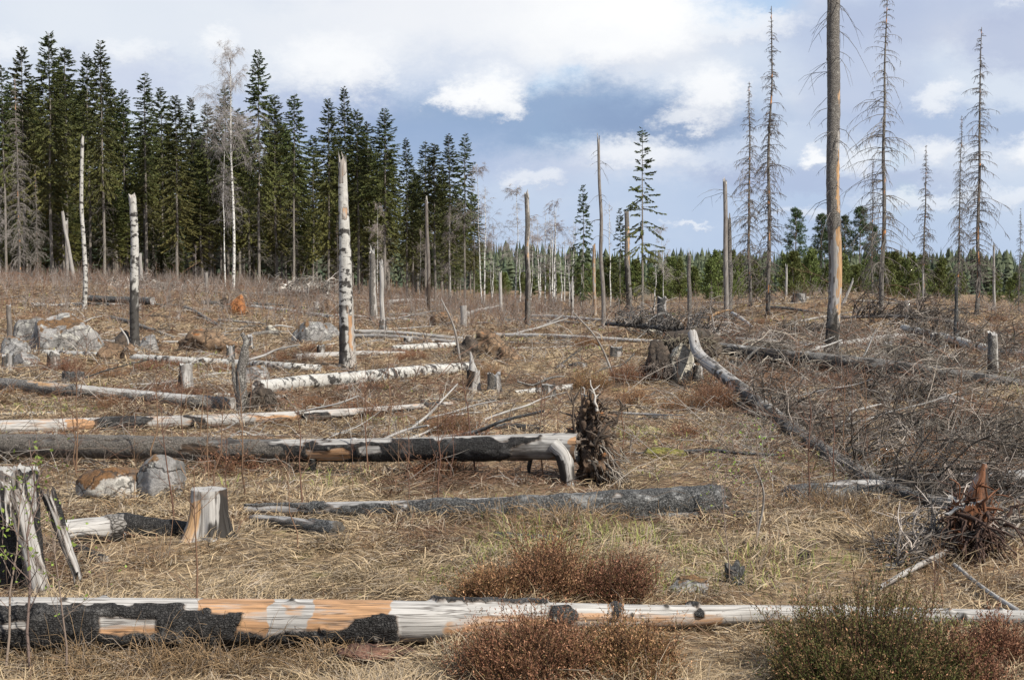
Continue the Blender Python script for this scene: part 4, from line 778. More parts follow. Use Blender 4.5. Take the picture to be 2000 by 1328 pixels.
lying([(-60, 688, 12), (100, 691, 13), (230, 697, 13), (330, 703, 14), (470, 710, 14), (560, 716, 14), (625, 720, 13)], 'long thin white birch log across the left middle ground', M_BIRCH, flat(1), seed=47, res=22, nseg=16, rough=.12)
lying([(768, 681, 11), (830, 677, 12), (886, 674, 10)], 'short white birch log piece near the turf mounds', M_BIRCH, flat(1), seed=48, res=20, nseg=14, rough=.1)
lying([(470, 598, 9, 62), (545, 606, 9, 59), (650, 620, 8, 55)], 'thin pale birch log beyond the orange root disc', M_BIRCH, flat(1), seed=49, res=14, nseg=12)
lying([(176, 583, 12, 57), (240, 586, 12, 56), (298, 588, 14, 55)], 'dark burnt log lying before the spruce forest', M_LOGCHAR2, flat(1), seed=50, res=16, nseg=14)
for i, (a, b, d, m, r, lb) in enumerate([((685, 648), (905, 662), 10, M_LOGBARK, .1, 'grey weathered log, upper of two behind the birch piece'), ((680, 657), (890, 668), 10, M_LOGBARK, .2, 'grey weathered log, lower of two behind the birch piece'), ((960, 655), (1290, 668), 9, M_LOGBARK, .1, 'pale log stretching right from the turf mounds'), ((1040, 618), (1200, 628), 8, M_LOGBARK, 0, 'long straight grey log right of the burnt pole snag'), ((760, 615), (860, 619), 5, M_LOGBARK, .9, 'thin dark log beside the spiky tall pole'), ((905, 616), (965, 600), 9, M_LOGBARK, .2, 'greyish log pointing away from the stump post'), ((756, 590), (845, 587), 8, M_LOGBARK, .1, 'short grey log with red end far across the clearing'), ((1210, 618), (1260, 622), 5, M_LOGBARK, .2, 'thin log behind the charred stump snag'), ((490, 655), (560, 650), 7, M_LOGBARK, .6, 'dark thin log left of the mossy boulder'), ((215, 620), (340, 660), 7, M_LOGBARK, .9, 'dark slanting log behind the slim birch snag'), ((430, 637), (360, 600), 6, M_LOGBARK, .7, 'thin dark log below the orange root disc'), ((470, 574), (640, 578), 7, M_LOGBARK, .8, 'dark log running behind the orange root disc'), ((1500, 600), (1600, 612), 5, M_LOGBARK, .7, 'dark log on the low mound, left of the trunk'), ((1570, 582), (1760, 574), 4, M_LOGBARK, 0, 'thin pale pole lying along the crest of the mound'), ((1670, 588), (1780, 596), 5, M_LOGBARK, .3, 'short grey log on the mound right of the trunk'), ((1430, 612), (1470, 640), 8, M_LOGBARK, .0, 'pale broken log with orange split near paired snags'), ((980, 626), (1150, 632), 6, M_LOGBARK, .8, 'dark thin log before the tallest slim pole')]):
    if b[0] < a[0]: a, b = b, a
    lying([(*a, d), (*b, d * .8)], lb, m, flat(r, .1), seed=60 + i, res=14, nseg=12, rough=.1, crooked=.12)
# right-hand tangle
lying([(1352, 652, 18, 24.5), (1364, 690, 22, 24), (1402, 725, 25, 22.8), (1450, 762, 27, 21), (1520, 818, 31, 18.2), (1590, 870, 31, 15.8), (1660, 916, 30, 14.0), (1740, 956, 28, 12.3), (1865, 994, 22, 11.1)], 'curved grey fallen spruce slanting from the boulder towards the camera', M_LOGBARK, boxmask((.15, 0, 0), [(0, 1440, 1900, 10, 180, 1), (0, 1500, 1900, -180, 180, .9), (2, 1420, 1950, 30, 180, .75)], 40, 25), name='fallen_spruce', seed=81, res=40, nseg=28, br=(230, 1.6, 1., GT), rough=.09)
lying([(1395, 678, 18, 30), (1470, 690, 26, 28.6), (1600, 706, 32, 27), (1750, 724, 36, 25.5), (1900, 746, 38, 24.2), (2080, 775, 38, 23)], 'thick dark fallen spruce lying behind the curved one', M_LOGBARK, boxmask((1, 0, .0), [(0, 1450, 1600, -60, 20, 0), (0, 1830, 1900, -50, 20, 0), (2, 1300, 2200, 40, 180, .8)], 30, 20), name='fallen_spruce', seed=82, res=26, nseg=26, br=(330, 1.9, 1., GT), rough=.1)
lying([(1440, 664, 12, 38), (1530, 672, 14, 37), (1620, 680, 15, 36), (1730, 690, 14, 35)], 'slimmer grey fallen spruce lying above the thick dark one', M_LOGBARK, flat(.3), name='fallen_spruce', seed=83, res=22, nseg=16, br=(210, 1.6, 1., GT), rough=.08)
lying([(1590, 684, 14), (1680, 668, 15), (1740, 660, 15), (1795, 656, 10)], 'bright bleached log right of the thick tall trunk', M_LOGBARK, flat(0), seed=84, res=22, nseg=18, rough=.12, cap=(0, 0, 0))
lying([(1765, 640, 11, 38), (1830, 655, 14, 36), (1900, 675, 17, 34), (1960, 690, 18, 32.5), (2060, 700, 18, 31)], 'grey birch-like fallen trunk near the right border', M_BIRCH, flat(.75, 0, .25), name='fallen_spruce', seed=85, res=22, nseg=18, br=(120, 1.6, 1., GT), rough=.1)
lying([(1800, 706, 12), (1850, 700, 14), (1865, 698, 12)], 'short white log piece before the small burnt snag', M_LOGBARK, flat(0), seed=86, res=22, nseg=14)
lying([(1545, 968, 40), (1610, 964, 44), (1700, 956, 44), (1850, 945, 42), (2060, 935, 44)], 'dark grey log crossing under the curved fallen spruce', M_LOGCHAR2, boxmask((.8, 0, 0), [(0, 1850, 2100, -40, 60, 0), (0, 1650, 1760, -40, 40, 0)], 30, 20), seed=87, res=34, nseg=30, rough=.08)
lying([(1185, 632, 7, 44), (1290, 640, 8, 42), (1400, 655, 9, 40)], 'blackish branchy fallen top left of the root boulder', M_LOGCHAR2, flat(1), name='fallen_spruce', seed=88, res=18, nseg=12, br=(180, 1.6, 1., (.13, .12, .11)))
lying([(500, 575, 4, 80), (560, 570, 5, 78), (640, 572, 6, 75)], 'grey brushy fallen spruce top at the forest edge', M_LOGBARK, flat(.2), name='fallen_spruce', seed=89, res=10, nseg=10, br=(150, 1.8, .8, LT))
lying([(170, 572, 4, 84), (260, 568, 5, 80), (360, 570, 6, 78)], 'brushy grey fallen spruce below the leaning pole', M_LOGBARK, flat(.2), name='fallen_spruce', seed=90, res=10, nseg=10, br=(130, 1.6, .8, LT))
lying([(1640, 620, 6, 47), (1760, 618, 7, 46), (1860, 628, 8, 44)], 'grey fallen spruce with twigs behind the bleached log', M_LOGBARK, flat(.3), name='fallen_spruce', seed=91, res=14, nseg=12, br=(150, 1.6, 1., GT))
lying([(1990, 1040, 16), (1900, 1062, 14), (1800, 1090, 11), (1720, 1112, 7)][::-1], 'dark branchy spruce top heaped around the rust-brown stump', M_LOGCHAR2, flat(1), name='fallen_spruce', seed=104, res=40, nseg=12, br=(200, .75, 1., (.13, .115, .1)), rough=.1)
lying([(1800, 992, 9), (1880, 978, 11), (1990, 985, 14)], 'grey branchy top lying just behind the rust-brown stump', M_LOGBARK, flat(.6), name='fallen_spruce', seed=105, res=40, nseg=12, br=(190, .9, 1., GT), rough=.1)
for sd_, pts_, lb_ in [(106, [(1600, 770, 8), (1700, 778, 10), (1820, 790, 12)], 'dark branchy spruce top between curved and thick fallen spruces'), (107, [(1740, 850, 9), (1840, 858, 11), (1960, 868, 13)], 'dark branchy spruce top below the thick fallen spruce'), (108, [(1760, 905, 9), (1880, 900, 11), (2020, 896, 13)], 'branchy grey top near the right border behind the rust-brown stump'), (109, [(1700, 700, 7), (1820, 712, 9), (1960, 722, 10)], 'branchy grey top between bleached log and short stump post'), (111, [(1480, 650, 6), (1580, 655, 7), (1700, 650, 8)], 'branchy grey top behind the thick tall bare trunk')]:
    lying(pts_, lb_, M_LOGCHAR2 if 'dark' in lb_ else M_LOGBARK, flat(.9), name='fallen_spruce', seed=sd_, res=30, nseg=10, br=(150, 1.25, 1., GT), rough=.1)
lying([(1720, 1160, 9), (1790, 1120, 11), (1880, 1075, 12)], 'weathered grey pole leaning in the right foreground tangle', M_LOGBARK, flat(.2), seed=92, res=40, nseg=12, lift=.05)
lying([(1866, 1118, 8), (1930, 1170, 9), (2010, 1222, 10)], 'pale stick slanting down at the lower right corner', M_LOGBARK, flat(0), seed=93, res=40, nseg=10, lift=.05)
lying([(1180, 1010, 9), (1480, 1004, 10)], 'dark rotten stick under the grey charred log', M_LOGCHAR2, flat(1), seed=94, res=30, nseg=10)
lying([(970, 833, 9), (1060, 838, 13)], 'short dark log lying left of the upturned roots', M_LOGCHAR2, boxmask((.8, 0, 0), [(0, 960, 1100, -60, 20, 0)], 20, 20), seed=95, res=40, nseg=14, rough=.15, crooked=.04)
lying([(500, 1014, 22), (580, 1024, 26), (655, 1036, 34)], 'mossy dark rotten log end right of the tan stump', M_LOGCHAR2, boxmask((.5, 0, 0), [(0, 620, 700, -180, 180, 1), (0, 480, 610, -60, 30, 0)], 20, 20), seed=96, res=60, nseg=24, rough=.2, cap=(1, 0, 1))
lying([(120, 1042, 56), (180, 1035, 52), (236, 1030, 46)], 'pale cracked log piece leaning by the split stump', M_LOGBARK, boxmask((0, .2, 0), [(0, 205, 250, -180, 180, 1), (2, 100, 260, 75, 180, .9)], 10, 14), seed=97, res=70, nseg=28, rough=.12)
lying([(232, 1028, 40), (290, 1030, 28), (360, 1032, 20)], 'black burnt branch wood between split stump and tan stump', M_LOGCHAR, flat(1), seed=98, res=60, nseg=20, rough=.35, thick=.02)
lying([(150, 1075, 20), (200, 1095, 20)], 'small black charcoal stick at the foot of the split stump', M_LOGCHAR, flat(1), seed=99, res=60, nseg=14, rough=.3)
lying([(975, 1052, 22), (1075, 1060, 26)], 'dark rotten wood chunk behind the brown heather', M_LOGCHAR2, flat(.7), seed=100, res=60, nseg=18, rough=.3)
lying([(1010, 960 - 192, 10), (1115, 757, 13)], 'broken birch log piece beside the burnt low stump', M_BIRCH, flat(.8), seed=101, res=30, nseg=14, rough=.15)
lying([(-30, 812, 8), (100, 806, 9)], 'thin white stick log at the left border', M_LOGBARK, flat(0), seed=102, res=30, nseg=10)
lying([(560, 790 - 14, 6), (420, 800 - 28, 6)][::-1], 'thin white birch stick under the spiky root clump', M_BIRCH, flat(1), seed=103, res=30, nseg=10)
# leaning thin poles
for a, b, w0, D, lb in [((900, 711), (861, 583), 5, 29, 'thin grey pole leaning left over the clearing'), ((1200, 733), (1120, 610), 4.5, 27, 'thin dark bowed pole leaning left near the burnt snag'), ((1470, 1070), (1472, 905), 5, 10.2, 'slim orange-brown birch sapling stem before the tangle')]:
    bs = G(*a); tp = P(b[0], b[1], bs[1]); o = thing('leaning_pole', lb, 'pole', bs); m = MB(); pt = np.array([[0, 0, -.05], (tp - bs) * .5 + [.08, 0, .06], tp - bs]); trunk(m, pt, np.array([1, .85, .5]) * w0 * bs[1] / F / 2, 26, 8, TOCAM, flat(.3, .3), seed=int(a[0])); part(o, 'stem', m.mesh('pole', M_LOGBARK))
# ---------------------------------------------------------------- stumps
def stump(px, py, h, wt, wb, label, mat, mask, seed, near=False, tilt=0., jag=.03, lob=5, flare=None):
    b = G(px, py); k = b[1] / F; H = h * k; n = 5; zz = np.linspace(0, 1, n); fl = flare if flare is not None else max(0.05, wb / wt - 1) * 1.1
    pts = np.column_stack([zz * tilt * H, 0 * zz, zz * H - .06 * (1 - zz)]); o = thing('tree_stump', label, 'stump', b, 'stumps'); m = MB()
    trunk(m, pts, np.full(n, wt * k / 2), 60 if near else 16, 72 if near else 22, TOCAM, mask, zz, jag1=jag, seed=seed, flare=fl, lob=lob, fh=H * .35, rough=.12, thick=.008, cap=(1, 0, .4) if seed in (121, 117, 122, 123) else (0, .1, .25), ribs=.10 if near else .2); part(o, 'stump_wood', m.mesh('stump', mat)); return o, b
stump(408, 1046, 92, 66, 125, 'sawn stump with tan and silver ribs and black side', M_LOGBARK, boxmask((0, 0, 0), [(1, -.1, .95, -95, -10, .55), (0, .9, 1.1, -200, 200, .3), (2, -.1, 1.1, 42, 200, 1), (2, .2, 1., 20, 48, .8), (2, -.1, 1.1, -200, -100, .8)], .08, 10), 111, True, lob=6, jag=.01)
so, sb = stump(36, 1148, 228, 76, 104, 'tall split charred stump with peeling silver slabs at the left border', M_LOGCHAR, boxmask((1, 0, 0), [(0, .72, 1., 30, 80, 0), (0, .86, 1.1, -60, 30, .3)], .06, 14), 112, True, lob=4, jag=.05)
def slabs():
    for (x0, y0, x1, y1, w0, w1, th, lbl) in [(28, 955, 78, 1152, 44, 34, .03, 'broad silver slab of split wood'), (92, 962, 152, 1128, 30, 14, .02, 'narrow pointed silver slab leaning off the stump'), (8, 935, 14, 1020, 26, 14, .02, 'short silver sliver at the top')]:
        D = sb[1] - .24; k = D / F; n, mm = 26, 9; m = MB(); t = np.linspace(0, 1, n); sx = np.linspace(-1, 1, mm)
        c = np.array([P(x0 + (x1 - x0) * q, y0 + (y1 - y0) * q, D - .10 * q) - sb for q in t]); wd = np.interp(t, [0, .7, 1], [w0, (w0 + w1) / 2, w1]) * k / 2
        T, S = np.meshgrid(t, sx, indexing='ij'); nz = fbm(np.stack([T * 3, S * 5, T * 0], -1), 3, int(x0)); X = c[:, None] + np.stack([S * wd[:, None] * (1 + .25 * fbm(np.stack([T * 9, np.sign(S), T * 0], -1), 2, 4)), -.03 * (1 - S ** 2) + nz * .015, T * 0 + (np.abs(T - .5) > .49) * nz * .12], -1)
        ix = np.arange(n * mm).reshape(n, mm); q = np.stack([ix[:-1, :-1], ix[1:, :-1], ix[1:, 1:], ix[:-1, 1:]], -1).reshape(-1, 4)
        gg = np.stack([T * .9, S * wd[:, None], T * 0], -1).reshape(-1, 3); col = np.stack([np.clip(.40 + nz * 1.2 - (S > .2) * .1, 0, 1), 0 * T, 0 * T], -1).reshape(-1, 3)
        m.add(X.reshape(-1, 3), q, c=col, g=gg); bk = X + np.array([0, th, 0]); m.add(bk.reshape(-1, 3), q[:, ::-1], c=(.6, 0, .5), g=gg)
        ed = np.concatenate([ix[:, 0], ix[-1, 1:], ix[::-1, -1][1:], ix[0, ::-1][1:]]); N = n * mm; m.q.append(np.stack([ed[:-1], ed[:-1] + N, ed[1:] + N, ed[1:]], -1))
        part(so, 'slab', m.mesh('slab', M_LOGCHAR), label=lbl)
slabs()
for px, py, h, wt, wb, lb, r, sd in [(363, 762, 48, 24, 36, 'small grey-black stump left of the spiky root clump', .3, 113), (627, 697, 20, 15, 20, 'little dark stump beside the thick birch snag', .5, 114), (797, 672, 12, 17, 20, 'low grey sawn stump behind the short birch piece', .2, 115), (1203, 697, 17, 22, 30, 'low dark stump with pale roots in mid clearing', .8, 116), (143, 750, 20, 40, 46, 'low wide dark stump below the left log', .9, 117), (1071, 776, 22, 26, 30, 'burnt low stump at the end of the birch piece', 1, 118), (672, 683, 8, 12, 16, 'tiny dark stump right of the thick birch snag', .8, 119), (405, 680, 9, 10, 14, 'tiny stump among brush left of centre', .6, 120), (1435, 1138, 24, 34, 40, 'small black charred stub in the right foreground grass', 1, 121), (1128, 872 - 150, 10, 34, 40, 'low dark mossy stump near the heather in mid clearing', 1, 122), (1560, 590, 16, 24, 26, 'dark uprooted stump on the mound crest', .9, 123), (1765, 612, 22, 22, 26, 'small dark root stump on the mound, right side', .9, 124), (617, 605, 14, 9, 12, 'small grey stub by the pale birch log', .2, 125)]:
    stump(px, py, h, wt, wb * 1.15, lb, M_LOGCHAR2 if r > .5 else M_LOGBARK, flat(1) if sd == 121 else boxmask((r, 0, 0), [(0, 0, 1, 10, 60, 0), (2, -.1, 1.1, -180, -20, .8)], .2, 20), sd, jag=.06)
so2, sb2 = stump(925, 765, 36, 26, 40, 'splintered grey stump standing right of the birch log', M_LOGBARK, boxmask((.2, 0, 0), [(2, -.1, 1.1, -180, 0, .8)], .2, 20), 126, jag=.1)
m = MB(); kk = sb2[1] / F
for x, hgt, w0 in [(-3, 78, 9), (4, 55, 7), (-8, 45, 6)]: trunk(m, np.array([[x * kk, 0, 20 * kk], [x * kk, 0, hgt * .7 * kk], [(x - 3) * kk, 0, hgt * kk]]), np.array([w0, w0 * .6, 1.5]) * kk, 14, 8, TOCAM, flat(.1), seed=hgt)
part(so2, 'splinter', m.mesh('splinters', M_LOGBARK))
# rust-brown split stump at the right border
so3, sb3 = stump(1886, 1082, 96, 66, 86, 'rust-brown hollow split stump in the right foreground', M_LOGCHAR2, boxmask((.9, 0, 0), [(0, .0, 1.1, -80, 80, 0), (1, .1, 1.1, -80, 80, .9), (2, .0, .9, -50, 60, .75)], .1, 14), 127, True, jag=.08)
m = MB(); kk = sb3[1] / F
trunk(m, np.array([[18 * kk, 0, 70 * kk], [24 * kk, 0, 120 * kk], [34 * kk, 0, 180 * kk]]), np.array([26, 20, 4]) * kk, 26, 14, TOCAM, boxmask((0, 1, 0), [(2, 0, 1, 20, 120, .7)], .1, 20), seed=5, rough=.3, ribs=.25)
part(so3, 'splinter', m.mesh('rust_splinter', M_LOGCHAR2), label='tall rust-orange splinter of the stump')
for nm_, n_, dr_, l_, cl_ in [('root_tangle', 70, (-.1, -.5, -.3), .4, (.07, .045, .032)), ('splinter_tuft', 26, (.15, -.1, 1.), .42, (.15, .07, .035))]:
    rg = RNG(88 + n_); h = MB(); bs_ = np.column_stack([rg.normal(4, 26, n_) * kk, rg.uniform(-.2, .05, n_), rg.uniform(20, 95, n_) * kk]); dd_ = nrm(np.asarray(dr_) + rg.normal(0, .5 if n_ > 50 else .18, (n_, 3)))
    branches(h, bs_, dd_, rg.uniform(.3, 1, n_) * l_, rg.uniform(.006, .02, n_), rg, .3, 6, 5, .4, .3, .3, cl_, 5); part(so3, nm_, h.mesh(nm_, M_TWIG), 'stuff')
m = MB(); c = P(1862, 996, sb3[1] - .14); t = np.linspace(-1, 1, 7); X, Y = np.meshgrid(t, t); v = np.stack([X * .06, Y * .03, .012 * np.sin(X * 3) + .02 * X + .008 * fbm(np.stack([X * 2, Y * 2, X * 0], -1), 2)], -1).reshape(-1, 3); ix = np.arange(49).reshape(7, 7); q = np.stack([ix[:-1, :-1], ix[:-1, 1:], ix[1:, 1:], ix[1:, :-1]], -1).reshape(-1, 4); m.add(v, q, c=(0, 0, 0)); m.add(v - [0, 0, .008], q[:, ::-1], c=(0, 0, 0))
single('wood_chip', m.mesh('wood_chip', M_LOGBARK), 'bright white wood chip resting on the rust-brown stump', 'wood chip', c)
MARKS = [(672, 520, 'thick birch snag'), (262, 540, 'slim birch snag'), (100, 640, 'left rock outcrop'), (950, 680, 'turf mounds'), (1330, 700, 'pale boulder'), (1160, 850, 'upturned root plate'), (410, 1000, 'tan stump'), (925, 740, 'splintered stump'), (720, 740, 'white birch log'), (480, 740, 'spiky root clump'), (1630, 600, 'thick tall bare trunk'), (1030, 600, 'burnt pole snag'), (1940, 700, 'short stump post'), (1915, 990, 'rust-brown stump'), (600, 640, 'lichen boulder'), (1080, 1140, 'brown heather clumps'), (700, 875, 'middle of the propped log'), (250, 875, 'left part of the propped log'), (300, 820, 'long pale log'), (700, 800, 'thin end of the long pale log'), (1170, 740, 'mid clearing heather mound'), (1500, 700, 'thick fallen spruce'), (1550, 850, 'curved fallen spruce'), (1800, 800, 'right-hand brushwood'), (200, 770, 'grey-brown log'), (363, 740, 'small grey-black stump'), (40, 1020, 'split stump'), (830, 1000, 'grey charred log'), (460, 600, 'orange-red root disc'), (730, 600, 'twin grey snags'), (1290, 610, 'charred stump snag'), (1420, 600, 'paired grey snags'), (1720, 600, 'wide dead spruce'), (1905, 600, 'far right dead spruce'), (835, 600, 'spiky tall pole'), (163, 570, 'thin white birch pole'), (1210, 690, 'low dark stump')]
_used = {}
def near_label(what, px, py):
    d = [((px - a) ** 2 + (1.6 * (py - b)) ** 2, a, b, t) for a, b, t in MARKS]; _, a, b, t = min(d)
    rel = 'left of' if px < a - 25 else 'right of' if px > a + 25 else 'behind' if py < b else 'in front of'
    for adj in ('just ' + rel, 'further ' + rel, 'off to the side, ' + rel):
        s = f'{what} {adj} the {t}'
        if s not in _used: break
    _used[s] = 1; return s
# ---------------------------------------------------------------- rocks and root mounds
def rock(px, py, size, label, mat=None, seed=1, name='boulder', cuts=14, rough=.1, sub=5, sink=.33, cat='rock', rz=0., D=None, lift=0., cutlo=.62):
    b = G(px, py) if D is None else on(px, D); k = b[1] / F; sz = np.array([size[0] * k / 2, size[2] * k / 2, size[1] * k / (2 - sink * 2) ]); b = b.copy(); b[1] += sz[1] * .8; b[2] = float(zg(b[0], b[1]))
    return single(name, rock_mesh(name, seed, sz, mat or M_ROCK, cuts, rough, sub, cutlo), label, cat, b + UP * (sz[2] * (1 - sink * 2) + lift), rz=rz)
rock(110, 690, (180, 84, 130), 'large fissured grey outcrop boulder with brown moss on the left', seed=201, cuts=22, rz=.5)
rock(60, 672, (90, 66, 90), 'rounded grey boulder behind the large fissured outcrop', seed=202, cuts=16)
rock(20, 700, (66, 50, 60), 'small grey boulder at the left border below the outcrop', seed=203)
rock(40, 716, (60, 34, 50), 'low grey boulder above the thin birch log at left', seed=204)
rock(215, 706, (70, 44, 50), 'mossy brown boulder slab beside the slim birch snag', M_SOIL, 205)
rock(286, 690, (46, 36, 40), 'grey boulder right of the slim birch snag foot', seed=206)
rock(236, 680, (40, 34, 40), 'dark soot-stained boulder left of the slim birch snag', M_SOILDARK, 207)
rock(605, 672, (84, 54, 70), 'lichen-grey boulder left of the thick birch snag', seed=208, cuts=18)
rock(640, 664, (50, 40, 40), 'pinkish grey boulder touching the thick birch snag', M_ROCK, 209)
rock(530, 656, (30, 22, 24), 'small white sunlit stone in the left middle ground', M_ROCKPALE, 210)
rock(492, 748, (64, 40, 50), 'rounded grey boulder behind the spiky root clump', seed=211)
rock(312, 972, (104, 84, 90), 'pale lichen boulder under the propped charred log', seed=212, cuts=10, cutlo=.72)
rock(220, 975, (170, 62, 110), 'low moss-covered boulder between split stump and tan stump', rock_mat('mossy_stone', (.22, .2, .18), (.36, .34, .31), (.15, .078, .034), .32), 213, cuts=8, cutlo=.75)
rock(1332, 748, (58, 84, 44), 'big pale boulder gripped by upturned roots', M_ROCKPALE, 214, cuts=16, rz=.3)
rock(1100, 722, (34, 10, 30), 'small flat grey stone in mid clearing', seed=215)
rock(1218, 726, (24, 12, 20), 'small pale stone beside the mid clearing heather', M_ROCKPALE, 216)
rock(703, 760, (24, 9, 20), 'flat stone under the birch log', M_ROCKPALE, 217)
rock(1352, 1168, (90, 40, 70), 'weathered grey wood-like rock in the right foreground grass', M_ROCK, 218, rough=.25)
rock(1578, 1106, (38, 34, 40), 'charred rough chunk lying in the right foreground', M_SOILDARK, 219, rough=.4)
rock(1465, 1228, (36, 18, 30), 'dark stone left of the large green heather', M_SOILDARK, 220)
rock(1345, 1222, (30, 24, 26), 'dark clod beside the foreground log', M_SOILDARK, 221)
rock(1860, 800, (70, 32, 50), 'grey stone below the thick dark fallen spruce', seed=222)
rock(1480, 860, (40, 18, 30), 'small mossy clod in the right middle ground', M_SOIL, 223)
rock(1300, 895, (110, 20, 50), 'low green moss hummock right of the upturned roots', rock_mat('moss_cushion', (.12, .10, .03), (.17, .15, .045), (.16, .15, .035), .4), 224, rough=.2, name='moss_hummock', cat='moss')
rock(1270, 650, (40, 18, 30), 'pale stone behind the blackish fallen top', M_ROCKPALE, 225)
def mound(px, py, size, label, mat, seed, nroot, col=(.12, .095, .075), rough=.35, D=None, lift=0.):
    o = rock(px, py, size, label, mat, seed, 'root_mound', 10, rough, 5, cat='root mound', D=D, lift=lift); b = np.array(o.location); k = b[1] / F; rng = RNG(seed)
    m = MB(); d = rough_dirs(rng, nroot, -.2, 1); d[:, 1] -= .5; d = nrm(d); s = np.array([size[0] * k / 2, size[2] * k / 2, size[1] * k / 2])
    branches(m, d * s * .7, nrm(d + rng.normal(0, .4, d.shape)), rng.uniform(.3, 1, nroot) * s.mean() * 1.1, .012, rng, .5, 5, 5, .4, .6, .3, col, 4)
    part(o, 'root_fringe', m.mesh('mound_roots', M_TWIG), 'stuff'); return o
mound(950, 700, (76, 62, 70), 'tall upturned turf mound with reddish top in mid clearing', M_SOIL, 231, 30)
mound(912, 706, (60, 46, 60), 'dark turf mound touching the tall one on its left', M_SOILDARK, 232, 24)
mound(992, 706, (50, 34, 50), 'rust-brown turf block right of the tall turf mound', M_SOIL, 233, 16)
mound(462, 614, (30, 44, 24), 'orange-red disc of upturned roots before the forest', rock_mat('rust_soil', (.20, .08, .03), (.34, .15, .06), (.36, .17, .07), .2), 234, 26, (.3, .14, .07))
mound(438, 606, (26, 28, 20), 'black root clump left of the orange-red root disc', M_SOILDARK, 235, 12)
mound(400, 686, (110, 48, 70), 'brown hummock with hanging roots left of centre', M_SOIL, 236, 30)
mound(505, 806, (62, 62, 50), 'spiky dark root clump at the end of the grey-brown log', M_SOILDARK, 237, 60, (.1, .085, .07))
mound(255, 708, (40, 36, 34), 'rusty root soil clump at the slim birch snag foot', M_SOIL, 238, 20, (.3, .28, .26))
mound(1290, 748, (62, 66, 50), 'shaggy dark root wall behind the pale boulder', M_SOILDARK, 239, 190, (.12, .10, .085), rough=.8)
mound(1352, 672, (120, 46, 60), 'dark overhanging turf roof above the pale boulder', M_SOILDARK, 240, 70, (.14, .12, .09), D=25.2, lift=.55)
mound(1017, 612, (40, 20, 40), 'low brown turf mound behind the burnt pole snag', M_SOIL, 241, 14)
mound(1090, 608, (44, 20, 40), 'low mossy root mound near the thin birches', M_SOIL, 242, 18)
mound(885, 602, (36, 22, 34), 'grey root clump near the stump post', M_SOILDARK, 243, 20, (.22, .2, .18))
mound(640, 612, (30, 24, 30), 'brown turf hump near the pale birch log end', M_SOIL, 244, 10)
mound(870, 640, (60, 34, 50), 'grassy hump left of the stump post', M_SOIL, 245, 20, (.25, .2, .15))
mound(1400, 985, (70, 40, 50), 'charred root end of the grey alligator log', M_SOILDARK, 246, 40, (.09, .08, .07))
# spikes of the root clump
o = thing('root_spike', 'dark twisted root spike rising from the spiky root clump', 'root', G(476, 806)); m = MB(); D0 = o.location[1]; L_ = lambda x, y: P(x, y, D0) - np.array(o.location)
for pts, w0 in [([(476, 806), (470, 745), (474, 700), (480, 668), (472, 650)], .09), ([(468, 780), (458, 740), (455, 695)], .05), ([(474, 720), (483, 695), (478, 655)], .03)]:
    trunk(m, np.array([L_(*q) for q in pts]), np.linspace(1, .2, len(pts)) * w0, 30, 9, TOCAM, flat(.8), seed=len(pts), rough=.4)
part(o, 'root', m.mesh('root_spike', M_LOGBARK))
o = single('bark_slab', rock_mesh('bark_slab', 251, (.20, .14, .035), rock_mat('red_bark', (.06, .032, .026), (.16, .085, .06), (.05, .03, .028), .05), 4, .5, 5, .8), 'dark reddish curled bark slab before the foreground log', 'bark', G(725, 1282) + UP * .03)
# antler-shaped pale branch on the charred stump snag and other bleached sticks
for i, (pts, D, w0, lb) in enumerate([([(1268, 626), (1283, 616), (1297, 612), (1310, 618), (1320, 626)], 42, .035, 'pale antler-shaped branch in front of the charred stump snag'), ([(1380, 625), (1400, 612), (1425, 605)], 44, .05, 'orange splintered limb lying on the overhanging turf'), ([(235, 640), (248, 660), (255, 690), (275, 692), (286, 705)], 35, .03, 'pale crooked branch at the slim birch snag foot'), ([(1045, 642), (1085, 625), (1100, 615)], 46, .03, 'white slanting stick right of the burnt pole snag'), ([(530, 640), (545, 636), (575, 640)], 40, .03, 'thin pale branch left of the lichen boulder'), ([(1430, 735), (1470, 690), (1496, 672)], 26, .02, 'bleached stick leaning on the thick dark fallen spruce'), ([(1670, 720), (1690, 690), (1712, 640)], 27, .018, 'thin bleached stick poking up behind the thick fallen spruce'), ([(1150, 700 + 40), (1180, 720), (1215, 712), (1240, 690)], 26, .015, 'dark wiry branch in the mid clearing heather'), ([(1010, 745), (1040, 752), (1075, 738), (1105, 735)], 23, .014, 'dark arched twig above the broken birch piece'), ([(395, 850), (440, 838), (490, 805)], 17.5, .012, 'pale twig leaning on the long pale log'), ([(440, 865), (470, 842), (500, 850), (520, 830)], 17, .012, 'forked pale twig before the long pale log'), ([(12, 770), (60, 795), (75, 805)], 21, .015, 'pale stick under the grey-brown log')]):
    pt = np.array([P(x, y, D) for x, y in pts]); gr = zg(pt[:, 0], pt[:, 1]); pt[:, 2] = np.maximum(pt[:, 2], gr + .01); og = pt[0].copy(); og[2] = gr[0]; o = thing('dead_branch', lb, 'branch', og); m = MB(); trunk(m, pt - og, np.interp(np.linspace(0, 1, len(pt)), [0, .5, 1], [.6, 1, .4]) * w0, 30, 8, UP, flat(0 if 'dark' not in lb else 1, .9 if 'orange' in lb else 0), seed=i, rough=.2); part(o, 'limb', m.mesh('limb', M_LOGBARK))
